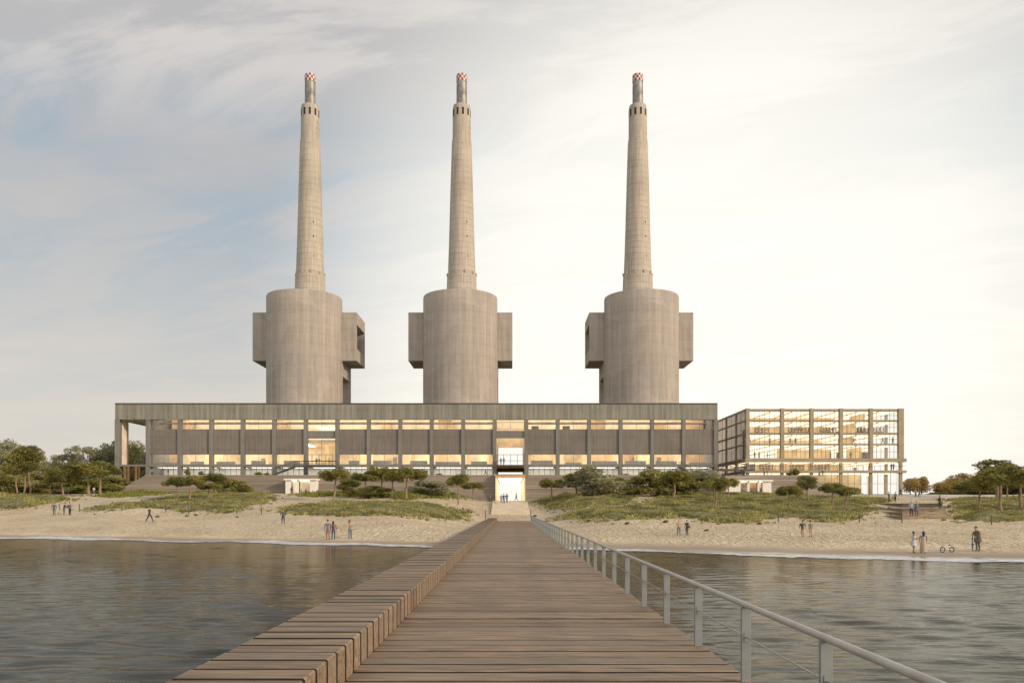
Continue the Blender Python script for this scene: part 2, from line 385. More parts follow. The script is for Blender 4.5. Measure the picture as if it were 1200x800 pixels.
bump(b, MATH('MULTIPLY', hh, calm), 0.8, 0.055)
nrm = b.inputs['Normal'].links[0].from_socket
gl = N('ShaderNodeBsdfGlossy'); gl.inputs[0].default_value = (0.72, 0.69, 0.64, 1); gl.inputs['Roughness'].default_value = 0.07; LK(nrm, gl.inputs['Normal'])
df = N('ShaderNodeBsdfDiffuse'); df.inputs[0].default_value = (0.045, 0.047, 0.038, 1); LK(nrm, df.inputs['Normal'])
fr = N('ShaderNodeFresnel'); fr.inputs[0].default_value = 1.33; LK(nrm, fr.inputs['Normal'])
mx = N('ShaderNodeMixShader'); LK(fr.outputs[0], mx.inputs[0]); LK(df.outputs[0], mx.inputs[1]); LK(gl.outputs[0], mx.inputs[2]); LK(mx.outputs[0], o.inputs[0])
wx = sorted(set([round(v, 2) for v in list(np.arange(-64, 64.1, .24)) + expo(66, 6000, 14) + [-v for v in expo(66, 6000, 14)]]))
wy = sorted(set([round(v, 2) for v in list(np.arange(6, 50, .16)) + list(np.arange(50, 104, .4)) + expo(106, 9000, 12) + [-v for v in expo(-5, 3000, 10)]]))
gx, gy = np.meshgrid(wx, wy); gz = np.zeros_like(gx); wr = np.random.default_rng(5)
for _ in range(60):
    lam = wr.uniform(.5, 1.5); th = wr.normal(0, .33); kx, ky = sin(th) * 2 * pi / lam, cos(th) * 2 * pi / lam
    gz += 0.0036 * lam ** .8 * np.sin(kx * gx + ky * gy + wr.uniform(0, 6.3) + .6 * np.sin(gx * wr.uniform(.05, .3) + gy * wr.uniform(.05, .2)))
fade = (1 - 0.80 * sstep(16, 55, gy)) * (1 - sstep(60, 66, np.abs(gx))) * (1 - sstep(95, 106, gy)) * sstep(4, 7, gy)
gz *= fade; n_x, n_y = len(wx), len(wy)
ii = np.arange(n_y - 1)[:, None] * n_x + np.arange(n_x - 1)[None]; F4 = np.stack([ii, ii + 1, ii + n_x + 1, ii + n_x], -1).reshape(-1, 4)
me = bpy.data.meshes.new('water'); V_ = np.stack([gx, gy, gz], -1).reshape(-1, 3)
me.vertices.add(len(V_)); me.vertices.foreach_set('co', V_.astype(np.float32).ravel()); me.loops.add(F4.size); me.loops.foreach_set('vertex_index', F4.astype(np.int32).ravel())
me.polygons.add(len(F4)); me.polygons.foreach_set('loop_start', np.arange(len(F4), dtype=np.int32) * 4); me.polygons.foreach_set('use_smooth', [True] * len(F4)); me.materials.append(M['water']); me.update(calc_edges=True)
wo = bpy.data.objects.new('water', me); C.objects.link(wo); wo['kind'] = 'structure'

# sea foam along the water's edge
m, b, o = new_mat('sea foam'); M['foam'] = m
b.inputs['Roughness'].default_value = 0.5
v = coords(0.8, 2.2, 1); n_ = noise(v, 1.5, 6, 0.7, 0.5)
LK(MIX(RANGE(n_, .4, .6), (0.42, 0.45, 0.48), (0.75, 0.77, 0.78)), b.inputs['Base Color'])
uvn = N('ShaderNodeUVMap'); sp2 = N('ShaderNodeSeparateXYZ'); LK(uvn.outputs[0], sp2.inputs[0])
edge = MATH('MULTIPLY', RANGE(sp2.outputs[1], 0.0, 0.45), RANGE(sp2.outputs[1], 1.0, 0.72))
LK(RANGE(MATH('ADD', MATH('ADD', n_, MATH('MULTIPLY', MATH('SUBTRACT', noise(coords(.12, .12, 1), 1.0, 3), 0.5), 0.9)), MATH('MULTIPLY', edge, 0.36)), 0.60, 0.80), b.inputs['Alpha'])
fx = np.arange(-75, 60, 0.4); q = MB(); rows = []
for x in fx:
    d0 = float(Ds(x)); wv = 0.9 * sin(x * .23) + 0.6 * sin(x * .51 + 2) + .3 * sin(x * 1.3)
    for k in range(5):
        u = k / 4; y = d0 - 3.2 + u * 4.4 + wv * 0.8; rows.append((float(x), y, max(0.012 + 0.03 * sin(pi * min(1, u * 1.15)) ** 2, tz(x, y) + .02)))
nf = len(fx); fs = [(i * 5 + k, (i + 1) * 5 + k, (i + 1) * 5 + k + 1, i * 5 + k + 1) for i in range(nf - 1) for k in range(4)]
q.add(rows, fs); fo = q.build('sea_foam', m, recalc=False, smooth=True); setp(fo, kind='stuff', label='thin line of broken surf foam along the sandy shore', cat='sea foam')
uvl = fo.data.uv_layers.new(name='UVMap')
for lp in fo.data.loops: uvl.data[lp.index].uv = ((lp.vertex_index // 5) / nf, (lp.vertex_index % 5) / 4)

# draped strips (paths)
def strip(name, left, right, mat, dz=0.05, nu=40, nv=6, **k):
    L = [ground(*p)[:2] for p in left]; R = [ground(*p)[:2] for p in right]
    def res(P):
        P = np.array(P); d = np.r_[0, np.cumsum(np.hypot(*np.diff(P, axis=0).T))]; t = np.linspace(0, d[-1], nu)
        return np.stack([np.interp(t, d, P[:, 0]), np.interp(t, d, P[:, 1])], 1)
    L, R = res(L), res(R); vs = []
    for i in range(nu):
        for j in range(nv + 1):
            p = L[i] * (1 - j / nv) + R[i] * j / nv; vs.append((float(p[0]), float(p[1]), tz(*p) + dz))
    # skirt down to the ground
    q = MB(); q.add(vs, [(i * (nv + 1) + j, (i + 1) * (nv + 1) + j, (i + 1) * (nv + 1) + j + 1, i * (nv + 1) + j + 1) for i in range(nu - 1) for j in range(nv)])
    o = q.build(name, mat, recalc=False)
    md = o.modifiers.new('thick', 'SOLIDIFY'); md.thickness = 0.25; md.offset = 0 ; md.offset = -1 if True else 0
    return setp(o, **k)
M['path'] = simple('grey paving', (0.40, 0.37, 0.33), 0.85, 0.12, 0.5)
M['paving'] = simple('pale paving', (0.56, 0.49, 0.40), 0.85, 0.1, 0.5)
strip('path', [(80, 595), (120, 590), (160, 585.5), (200, 581.5), (225, 578)], [(92, 591.5), (125, 587), (160, 583), (195, 579.5), (215, 577)], M['path'], kind='structure')
strip('path', [(55, 584), (90, 583), (128, 579)], [(58, 581.5), (90, 580.8), (122, 577)], M['paving'], kind='structure')
strip('path', [(1018, 583), (1100, 583), (1200, 583)], [(1022, 579.7), (1100, 579.7), (1200, 579.7)], M['paving'], kind='structure')

# ------------------------------------------------------------------ dune scrub
def inside(P, x, y):
    P = np.asarray(P); n = len(P); r = np.zeros(x.shape, bool); j = n - 1
    for i in range(n):
        xi, yi = P[i]; xj, yj = P[j]
        c = ((yi > y) != (yj > y)) & (x < (xj - xi) * (y - yi) / (yj - yi + 1e-9) + xi); r ^= c; j = i
    return r
def edge_dist(P, x, y):
    P = np.asarray(P); d = np.full(x.shape, 1e9)
    for i in range(len(P)):
        a = P[i]; b_ = P[(i + 1) % len(P)]; ab = b_ - a; t = np.clip(((x - a[0]) * ab[0] + (y - a[1]) * ab[1]) / (ab @ ab + 1e-9), 0, 1)
        d = np.minimum(d, np.hypot(x - a[0] - t * ab[0], y - a[1] - t * ab[1]))
    return d
def scrub(poly_px, label, mat='scrub', dens=5.0, h=0.42, hole=None, mound=0.35):
    P = np.array([ground(*p)[:2] for p in poly_px]); x0, y0 = P.min(0); x1, y1 = P.max(0)
    H = [np.array([ground(*p)[:2] for p in hh]) for hh in (hole or [])]
    def wob(x, y): return 0.9 * np.sin(x * 1.1 + y * .7) + 0.7 * np.sin(x * 2.3 - y * 1.7) + .5 * np.sin(y * 3.1 + x * .4)
    def keep(x, y, loose=False):
        k = inside(P, x, y)
        for h_ in H: k &= ~inside(h_, x, y)
        e = edge_dist(P, x, y)
        for h_ in H: e = np.minimum(e, edge_dist(h_, x, y))
        if loose:
            sg = np.where(k, e, -e); return sg > 0.55 + 0.5 * wob(x, y) - rng.exponential(.75, x.shape), np.where(k, e, 0)
        return k & (e > 0.9 + 0.5 * wob(x, y)), e
    # low mat of stems
    st = 0.7; gx, gy = np.meshgrid(np.arange(x0, x1 + st, st), np.arange(y0, y1 + st, st)); k, e = keep(gx, gy)
    gz = terrain(gx, gy) + np.where(k, 0.05 + mound * np.clip(e / 3.0, 0, 1) * (0.6 + 0.4 * np.sin(gx * .9) * np.sin(gy * .7 + gx * .3)) + rng.uniform(0, .1, gx.shape), -0.15)
    n_y, n_x = gx.shape; ii = np.arange(n_y - 1)[:, None] * n_x + np.arange(n_x - 1)[None]
    kk = k[:-1, :-1] | k[1:, :-1] | k[:-1, 1:] | k[1:, 1:]
    fs = np.stack([ii, ii + 1, ii + n_x + 1, ii + n_x], -1)[kk]
    V = np.stack([gx, gy, gz], -1).reshape(-1, 3); used = np.unique(fs); remap = -np.ones(len(V), int); remap[used] = np.arange(len(used))
    matV = V[used]; matF = remap[fs]
    area = (x1 - x0) * (y1 - y0); n = int(area * dens)
    tx = rng.uniform(x0 - 3, x1 + 3, n); ty = rng.uniform(y0 - 3, y1 + 3, n); k, e = keep(tx, ty, True); tx, ty, e = tx[k], ty[k], e[k]
    tzv = terrain(tx, ty) + mound * np.clip(e / 3.0, 0, 1) * (0.6 + 0.4 * np.sin(tx * .9) * np.sin(ty * .7 + tx * .3)) * .9
    patch = 0.7 + 0.5 * np.sin(tx * .5 + 1) * np.sin(ty * .45) + rng.uniform(-.2, .3, len(tx))
    hs = h * np.clip(patch, .35, 1.4)
    quads = []
    for b_ in range(6):
        a = rng.uniform(0, 2 * pi, len(tx)); ln = rng.uniform(.1, .55, len(tx)); w = rng.uniform(.07, .17, len(tx))
        ox = tx + rng.normal(0, .16, len(tx)); oy = ty + rng.normal(0, .16, len(tx))
        px_, py_ = np.cos(a), np.sin(a); qx, qy = -py_, px_
        p0 = np.stack([ox - qx * w, oy - qy * w, tzv - .02], 1); p1 = np.stack([ox + qx * w, oy + qy * w, tzv - .02], 1)
        tp = np.stack([ox + px_ * ln, oy + py_ * ln, tzv + hs * rng.uniform(.6, 1.1, len(tx))], 1)
        quads.append(np.stack([p0, p1, tp], 1))
    Q = np.concatenate(quads).reshape(-1, 3)
    nt_ = len(Q) // 3
    me = bpy.data.meshes.new('dune_scrub')
    allv = np.concatenate([matV, Q]); nm = len(matV)
    me.vertices.add(len(allv)); me.vertices.foreach_set('co', allv.astype(np.float32).ravel())
    li = np.concatenate([matF.ravel(), np.arange(nm, nm + len(Q))]).astype(np.int32)
    me.loops.add(len(li)); me.loops.foreach_set('vertex_index', li)
    ls = np.concatenate([np.arange(len(matF)) * 4, len(matF) * 4 + np.arange(nt_) * 3]).astype(np.int32)
    me.polygons.add(len(ls)); me.polygons.foreach_set('loop_start', ls)
    me.polygons.foreach_set('material_index', np.r_[np.zeros(len(matF), np.int32), np.ones(nt_, np.int32)])
    me.materials.append(M['scrub_mat']); me.materials.append(M[mat]); me.update(calc_edges=True); me.validate()
    o = bpy.data.objects.new('dune_scrub', me); C.objects.link(o)
    return setp(o, label, 'dune scrub', None, 'stuff')
scrub([(-30, 579), (40, 579.5), (80, 583), (85, 586), (68, 588), (48, 592), (40, 594), (10, 597), (-30, 598)], 'dark green scrub mat at the left edge of the beach below the wood')
scrub([(112, 581), (150, 574), (175, 573), (205, 575), (225, 576), (190, 579.5), (150, 582), (125, 583)], 'bright lime green scrub on the slope below the left stone podium', 'leaf_lime', 5, .5)
scrub([(96, 597), (130, 592), (165, 588), (200, 583), (228, 577), (270, 575.5), (300, 576), (322, 581), (312, 589), (285, 595), (278, 599), (240, 600.5), (215, 599), (190, 596), (168, 594.5), (130, 598)], 'wide dark green scrub mat around the left group of umbrella pines')
scrub([(322, 597), (350, 591), (400, 587), (470, 589), (510, 592), (550, 599), (547, 604), (530, 608), (480, 606), (440, 604), (400, 604.5), (360, 603), (335, 601)], 'long island of dark green scrub on the sand left of the pier')
scrub([(352, 580), (400, 573), (440, 571), (510, 575), (538, 579), (530, 583), (480, 585.5), (440, 582.5), (400, 581), (360, 582)], 'bright green scrub strip under the pines left of the gateway', 'leaf_lime', 5, .5)
scrub([(622, 583), (642, 578), (690, 577), (722, 579), (740, 582), (738, 588), (712, 592), (680, 595.5), (652, 594), (634, 592)], 'scrub mound just right of the gateway path', 'scrub', 5, .5)
scrub([(655, 605), (680, 599), (722, 594), (760, 590.5), (775, 582), (800, 576), (850, 577), (905, 579), (960, 582), (1000, 583), (1038, 584), (1036, 589), (1012, 592), (1030, 596), (1006, 601), (996, 609), (975, 611), (930, 606), (905, 607), (880, 612), (850, 613), (820, 608), (790, 606), (740, 609), (700, 609), (670, 607)],
      'large spread of dark green scrub right of the pier below the podium', 'scrub', 5, .45)
scrub([(1117, 585), (1150, 583), (1230, 583), (1230, 612), (1190, 610), (1160, 611), (1135, 611), (1120, 606), (1124, 597)], 'dark scrub mat at the right edge of the beach under the pines')

# ------------------------------------------------------------------ pier
DECK = EYE - 2.2
P0, P1, PITCH = 1.0, 131.0, 0.52
pier = empty('pier', (0, P1, 0), 'long brown plank pier with a raised plank bench along its left side', 'pier')
def rel(o, parent):
    o.parent = parent; o.location = (o.location[0] - parent.location[0], o.location[1] - parent.location[1], o.location[2] - parent.location[2]); return o
q = MB(); q2 = MB(); y = P0; gap = 0.085
while y < P1:
    j = random.uniform(-.008, .008); e = random.uniform(-.012, .012)
    z1 = DECK + j; y1 = y + PITCH - gap; c = 0.008
    q.prism([(y, DECK - .05), (y1, DECK - .05), (y1, z1 - c), (y1 - c, z1), (y + c, z1), (y, z1 - c)], 'x', -2.085, 3.06 + e)
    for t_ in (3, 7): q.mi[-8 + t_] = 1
    # bench plank: upside-down U section wrapped over the bench
    zt = DECK + .45 + j; e2 = random.uniform(-.008, .008)
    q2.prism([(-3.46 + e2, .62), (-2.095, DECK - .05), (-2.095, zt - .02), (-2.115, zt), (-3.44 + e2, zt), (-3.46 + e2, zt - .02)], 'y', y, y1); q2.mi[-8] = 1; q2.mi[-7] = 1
    y += PITCH
rel(q.build('deck', [M['plank'], M['plank_edge_shade']]), pier); rel(q2.build('bench', [M['plank'], M['plank_edge_shade']]), pier)
q = MB()
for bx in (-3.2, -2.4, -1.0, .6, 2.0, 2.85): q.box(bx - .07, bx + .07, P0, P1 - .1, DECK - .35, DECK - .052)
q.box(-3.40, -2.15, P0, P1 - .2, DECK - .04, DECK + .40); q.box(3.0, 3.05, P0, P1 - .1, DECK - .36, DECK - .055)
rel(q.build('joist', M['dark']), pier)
for py_ in np.arange(6, 110, 7.8):
    for px_ in (-3.0, 2.6):
        q = MB((0, 0, 0)); q.tube([(px_, py_, -2.5), (px_, py_, DECK - .352)], .15, 10); rel(q.build('pile', M['concrete_column'], smooth=True), pier)

rail = empty('pier_railing', (2.98, 2.5, DECK), 'grey steel railing with a round handrail along the right side of the pier', 'railing')
RX = 2.98
posts = [7.66 + 2.6 * k for k in range(-2, 43)]
pm = None
for y in posts:
    if pm is None:
        q = MB(); hw, ht = .06, .022
        q.prism([(-hw + .008, -ht), (hw - .008, -ht), (hw, -ht + .008), (hw, ht - .008), (hw - .008, ht), (-hw + .008, ht), (-hw, ht - .008), (-hw, -ht + .008)], 'z', -.28, .94)
        q.box(-.025, .025, -.03, .03, .5, .62)
        o = q.build('post', M['rail_post']); pm = o
    else:
        o = pm.copy(); C.objects.link(o)
    o.parent = rail; o.location = (RX - rail.location[0], y - rail.location[1], 0)
q = MB(rail.location[:]); yy = np.linspace(.5, posts[-1] + 1, 60)
vs = []
q.tube([(RX, a, DECK + .965) for a in yy], .038, 14); rel(q.build('handrail', M['rail_bar'], smooth=True), pier) if False else q.build('handrail', M['rail_bar'], rail, smooth=True)
q = MB(rail.location[:]); q.tube([(RX, a, DECK + .56) for a in yy], .0085, 6); q.build('cable', M['cable'], rail, smooth=True)

# stepped ramp between pier and gateway
q = MB(); ns = 13
for k in range(ns):
    y0 = 144.5 + k * 1.3; z0 = 2.25 + k * (4.55 - 2.25) / (ns - 1); hw = 3.45
    q.box(-hw, hw, y0, y0 + 1.3 + (0 if k < ns - 1 else 14), z0 - 1.2, z0 + .12)
o = q.build('gateway_steps', M['paving']); setp(o, 'broad shallow stone steps leading from the pier sand up to the gateway', 'steps')
# platform on the right part of the beach
q = MB(); STEPS = []
for k, (ya, yb) in enumerate(((607.5, 603.5), (603.5, 599), (599, 594), (594, 588))):
    g0 = ground(1087, ya); g1 = ground(1087, yb); xa_ = X(1057, g0[1]); xb_ = X(1117 - 4 * k, g0[1])
    zt = max(tz(x_, y_) for x_ in (xa_, (xa_ + xb_) / 2, xb_) for y_ in (g0[1], (g0[1] + g1[1]) / 2)) + .16
    STEPS.append((g0[1], g1[1], zt)); ny_ = max(2, int((g1[1] - g0[1]) / .45)); w_ = (g1[1] - g0[1]) / ny_
    q.box(xa_ + .05, xb_ - .05, g0[1] + .02, g1[1], zt - 1.0, zt - .055)
    for j in range(ny_): q.box(xa_, xb_, g0[1] + j * w_ + .03, g0[1] + (j + 1) * w_, zt - .05, zt + random.uniform(-.004, .004))
def step_z(y):
    for a_, b_, z_ in STEPS:
        if a_ - .3 <= y <= b_: return z_
    return STEPS[0][2] if y < STEPS[0][0] else STEPS[-1][2]
o = q.build('beach_steps', M['plank']); setp(o, 'wide grey brown plank steps going up the sand at the right', 'steps')

# ------------------------------------------------------------------ towers
TD = 260.0; ts = TD / F
def tower(cpx, label, n_openings_seed):
    cx = X(cpx, TD); root = empty('chimney_tower', (cx, TD, 6.0), label, 'tower', 'three chimney towers of the old power station')
    O = (cx, TD, 6.0); r = 43.3 * ts; zt = Z(349.6, TD)
    q = MB(O); prof = [(r, 6), (r, 30), (r, 50), (r, zt - .4), (r - .1, zt)]
    q.lathe(cx, TD, prof, 96); q.lathe(cx, TD, [(r - .5, zt + .02), (r - .9, zt - .6)], 64, cap=True)
    q.build('drum', M['concrete_tower'], root, smooth=True)
    # chimney stack
    D2 = TD + 7.2; cy = D2; k = D2 / F
    pr = [(17.8, 352), (17.6, 340), (17.0, 324), (16.3, 323.5), (16.2, 322), (15.4, 300), (14.6, 275), (13.8, 245), (13.0, 215), (12.2, 190), (11.5, 168), (11.2, 165.3), (10.7, 165), (10.6, 150), (10.4, 128), (9.8, 125), (7.0, 124.6)]
    q = MB(O); q.lathe(cx, cy, [(w * k, Z(y, D2)) for w, y in pr], 48); st = q.build('stack', M['concrete_chimney'], root, smooth=True)
    for a in np.arange(-90 - 72, 200, 36):
        q = MB(O); rr = 10.35 * k; t = radians(a + 12); ux, uy = cos(t), sin(t); vx, vy = -uy, ux; z0, z1 = Z(138.5, D2), Z(130.5, D2)
        q.add([(cx + ux * rd + vx * w, cy + uy * rd + vy * w, z) for z in (z0, z1) for rd, w in ((rr - .3, -.33), (rr + .06, -.33), (rr + .06, .33), (rr - .3, .33))],
              [(0, 1, 2, 3), (4, 5, 6, 7), (0, 1, 5, 4), (1, 2, 6, 5), (2, 3, 7, 6), (3, 0, 4, 7)])
        q.build('opening', M['dark'], st)
    q = MB(O)   # platform brackets at stack's foot
    for t in np.arange(0, 2 * pi, pi / 5):
        rr = 17.0 * k; x_, y_ = cx + rr * cos(t), cy + rr * sin(t); q.box(x_ - .22, x_ + .22, y_ - .22, y_ + .22, Z(324, D2), Z(320.5, D2))
    q.build('bracket', M['concrete_chimney'], st)
    for zz in (Z(265, D2), Z(282, D2), Z(305, D2)):
        q = MB(O); t = radians(-62); rr = np.interp(zz, [Z(300, D2), Z(245, D2)], [15.4 * k, 13.8 * k]) ; q.box(cx + rr * cos(t) - .15, cx + rr * cos(t) + .15, cy + rr * sin(t) - .06, cy + rr * sin(t) + .5, zz, zz + .5); q.build('opening', M['dark'], st)
    q = MB(O); fr_ = [(6.1, 124.4), (6.2, 123), (6.05, 110), (6.2, 109.6), (6.0, 97)]
    q.lathe(cx, cy, [(w * k, Z(y, D2)) for w, y in fr_], 40); fl = q.build('flue', M['steel_flue'], root, smooth=True)
    q = MB(O); q.lathe(cx, cy, [(6.25 * k, Z(97, D2)), (6.35 * k, Z(94, D2)), (6.3 * k, Z(91, D2)), (6.1 * k, Z(88.6, D2)), (4.9 * k, Z(88.4, D2)), (4.9 * k, Z(91, D2))], 32, cap=False, mif=lambda i, kk: ((kk // 2) + i) % 2 if i < 3 else 2)
    q.build('crown_band', [M['red'], M['white'], M['dark']], root)
    # side blocks
    Y0, Y1 = TD, TD + 14.7; zb, zu = 50.3, 65.8; hw = 61 * Y0 / F; wt = .55
    for s in (-1, 1):
        q = MB(O)
        xo = cx + s * hw; xi = cx + s * (r * .5)
        def B(xa, xb, *rest): q.box(min(xa, xb), max(xa, xb), *rest)
        o0, o1 = 54.2, 62.0; rx = xo - s * 4.0
        B(xi, rx, Y0, Y1, zb, zu)
        B(rx, xo, Y0, Y1, zb, o0); B(rx, xo, Y0, Y1, o1, zu); B(rx, xo, Y0, Y0 + wt, o0, o1); B(rx, xo, Y1 - wt, Y1, o0, o1)
        q.build('side_block', M['concrete_tower'], root)
    # rear shaft
    q = MB(O); hx = 43.7 * Y0 / F; zo = 45.5
    q.box(cx - hx + 2.5, cx + hx - 2.5, TD + 1.5, Y1, 6, zb - .01)
    for s in (-1, 1):
        xa, xb = sorted((cx + s * (hx - 2.5), cx + s * hx))
        q.box(xa, xb, Y0, Y1, zo, zb - .01); q.box(xa, xb, Y0, Y0 + 1.3, 6, zo); q.box(xa, xb, Y1 - 2.4, Y1, 6, zo)
    q.build('rear_shaft', M['concrete_tower'], root)
tower(357, 'left concrete drum tower with tall chimney, its right side block showing an opening', 1)
tower(539.5, 'middle concrete drum tower with tall chimney and two blind side blocks', 2)
tower(751.5, 'right concrete drum tower with tall chimney, its left side block showing an opening', 3)

# ------------------------------------------------------------------ turbine hall
HD = 190.0
def hx(px): return X(px, HD)
def hz(py): return Z(py, HD)
hall = empty('turbine_hall', (hx(490), HD, 10.8), 'long flat-roofed concrete hall with lit window strips and dark wall panels', 'hall')
HO = (hx(490), HD, 10.8)
pitch = 36.9
cols = [138.0] + [173.8 + pitch * k for k in range(18)] + [838.5]
zr, zp, zw1, zw0, zv1, zv0 = hz(473.5), hz(491.5), hz(491.5), hz(503), hz(532), hz(544)
zfl = hz(557)     # terrace level
HB = HD + 26
q = MB(HO); q.box(hx(136), hx(840.3), HD - .45, HD + .6, zp, zr); q.box(hx(136), hx(136) + .6, HD + .6, HB, zp, zr); q.box(hx(840.3) - .6, hx(840.3), HD + .6, HB, zp, zr); q.box(hx(136), hx(840.3), HB, HB + .6, zp, zr)
q.build('parapet', M['concrete_parapet'], hall)
q = MB(HO); q.box(hx(136), hx(840.3), HD - .6, HD + .62, zr + .005, zr + .22); q.build('coping', M['dark_steel'], hall)
q = MB(HO); q.box(hx(136) + .6, hx(840.3) - .6, HD + .6, HB, zr - 1.2, zr - .6); q.build('roof', M['concrete_column'], hall)
CW = 4.2 * .2 / 2
for i, c in enumerate(cols):
    q = MB(HO); x = hx(c); w = .55 if i in (0,) else CW * (1.1 if i == 1 else 1)
    zb_ = hz(575) if i == 0 else (10.6)
    q.box(x - w, x + w, HD - .40, HD + .9, zb_, zp - .003)
    if i in (0, 1, len(cols) - 1):
        q_ = MB(HO); q_.box(x - w, x + w, HB - .9, HB - .21, zb_ if i == 0 else 7, zp - .003); q_.build('column', M['concrete_column'], hall)
    q.build('column', M['concrete_column'], hall)
SPECIAL = (6, 12)    # bays (index of the left column) with tall openings
def window(x0, x1, z0, z1, y, mull, parent, matf, fw=.07):
    q = MB(HO if parent is hall else parent['_o']); 
    q.box(x0, x1, y - .05, y + .05, z0, z0 + fw); q.box(x0, x1, y - .05, y + .05, z1 - fw, z1)
    for k in range(mull + 1):
        xx = x0 + (x1 - x0) * k / mull; w = fw / 2
        a, b_ = max(x0, xx - w), min(x1, xx + w)
        if b_ - a < w * 1.5: a, b_ = (x0, x0 + fw) if k == 0 else (x1 - fw, x1)
        q.box(a, b_, y - .045, y + .045, z0 + fw, z1 - fw)
    f = q.build('window', matf, parent)
    g = MB(HO if parent is hall else parent['_o']); g.add([(x0 + .02, y, z0 + .02), (x1 - .02, y, z0 + .02), (x1 - .02, y, z1 - .02), (x0 + .02, y, z1 - .02)], [(0, 1, 2, 3)])
    pn = g.build('pane', M['glass'], f, recalc=False)
    return f
hall['_o'] = HO
for i in range(1, len(cols) - 1):
    x0 = hx(cols[i]) + CW + .002; x1 = hx(cols[i + 1]) - CW - .002
    window(x0, x1, zw0, zw1 - .01, HD + .1, 2, hall, M['concrete_column'])
    if i in SPECIAL:
        q = MB(HO); q.box(x0, x1, HD - .1, HD + .5, hz(513), hz(504.5)); q.build('beam', M['concrete_column'], hall)
        q = MB(HO); q.box(x0, x1, HD - 2.6, HD + .5, hz(546.5), hz(545)); q.build('balcony_floor', M['dark_steel'], hall)
        q = MB(HO); zb_ = hz(545); zt_ = hz(533)
        yb = HD - 2.5
        for kk in range(5): xx = x0 + .05 + (x1 - x0 - .1) * kk / 4; q.box(xx - .05, xx + .05, yb - .05, yb + .05, zb_, zt_)
        q.box(x0, x1, yb - .04, yb + .04, zt_ - .1, zt_); q.box(x0, x1, yb - .03, yb + .03, zb_ + .9, zb_ + .98)
        q.build('balcony_railing', M['dark_steel'], hall)
        if i == 6: window(x0, x1, zv0 - .1, hz(513) - .01, HD + .3, 2, hall, M['dark_steel'])
    else:
        q = MB(HO); q.box(x0, x1, HD - .05, HD + .4, zv1 + .005, zw0 - .005); q.build('wall_panel', M['panel'], hall)
        window(x0, x1, zv0, zv1, HD + .1, 2, hall, M['concrete_column'])
        q = MB(HO); q.box(x0, x1, HD - .5, HD + .6, hz(546.8), zv0 - .005); q.build('beam', M['concrete_column'], hall)
    if i not in (12,) and i != 6:
        window(x0, x1, zfl + .05, hz(546.8) - .01, HD + .6, 5, hall, M['concrete_column'], .1)
# open left bay: cross beam, soffit and inner timber posts
x0, x1 = hx(cols[0]) + .56, hx(cols[1]) - CW
q = MB(HO); q.box(x0, x1, HD - .3, HD + .5, hz(546.3), hz(544)); q.box(x0, x1, HB - .5, HB, hz(546.3), hz(544)); q.build('beam', M['concrete_column'], hall)
q = MB(HO); q.box(x0 - .5, x1, HD + .61, HB - .1, zp, zp + .3); q.build('soffit', M['interior_wood'], hall)
for px_, dd in ((147, 5), (151, 9), (160, 4), (163, 8)):
    q = MB(HO); xx = X(px_, HD + dd); q.box(xx - .3, xx + .3, HD + dd - .3, HD + dd + .3, hz(578), Z(546.3, HD + dd)); q.build('timber_post', M['orange_wood'], hall)
q = MB(HO); q.box(x0 - .5, x0 + .0, HD + .95, HD + 4.2, hz(543.9), zp - .01); q.build('timber_lining', M['interior_wood'], hall)
# inside: floors, back wall, ceilings, lamps
xa, xb = hx(cols[1]) + .3, hx(cols[-1]) - .3
gl0, gl1 = hx(cols[12]) + CW, hx(cols[13]) - CW
q = MB(HO); q.box(xa, gl0, HD + 16, HD + 16.3, 6, zp + 1); q.box(gl1, xb, HD + 16, HD + 16.3, 6, zp + 1); q.box(gl0, gl1, HD + 16, HD + 16.3, hz(524.5) + 1.2, zp + 1)
q.build('interior_wall', M['interior_wood'], hall)
q = MB(HO); q.box(xa, xa + .3, HD + .9, HB, 6, zr - 1.3); q.box(xb - .3, xb, HD + .9, HB, 6, zr - 1.3); q.box(xa, gl0, HB - .2, HB, 6, zp); q.box(gl1, xb, HB - .2, HB, 6, zp); q.build('outer_wall', M['concrete_column'], hall)
q = MB(HO); q.box(gl0 - .25, gl0, HD + .9, HB, 10.9, zp); q.box(gl1, gl1 + .25, HD + .9, HB, 10.9, zp); q.build('hall_side_wall', M['interior_wood'], hall)
for a, b_ in ((xa, gl0 - .25), (gl1 + .25, xb)):
    q = MB(HO); q.box(a, b_, HD + .7, HD + 16, 12.9, 13.3); q.box(a, b_, HD + .7, HD + 16, 18.6, 19.2); q.build('floor_slab', M['interior_wood'], hall)
q = MB(HO); q.box(gl0, gl1, HD - .4, HB, 12.7, 13.15); q.box(gl0, gl1, HD - 9, HB, 9.9, 10.5); q.build('floor_slab', M['orange_wood'], hall)
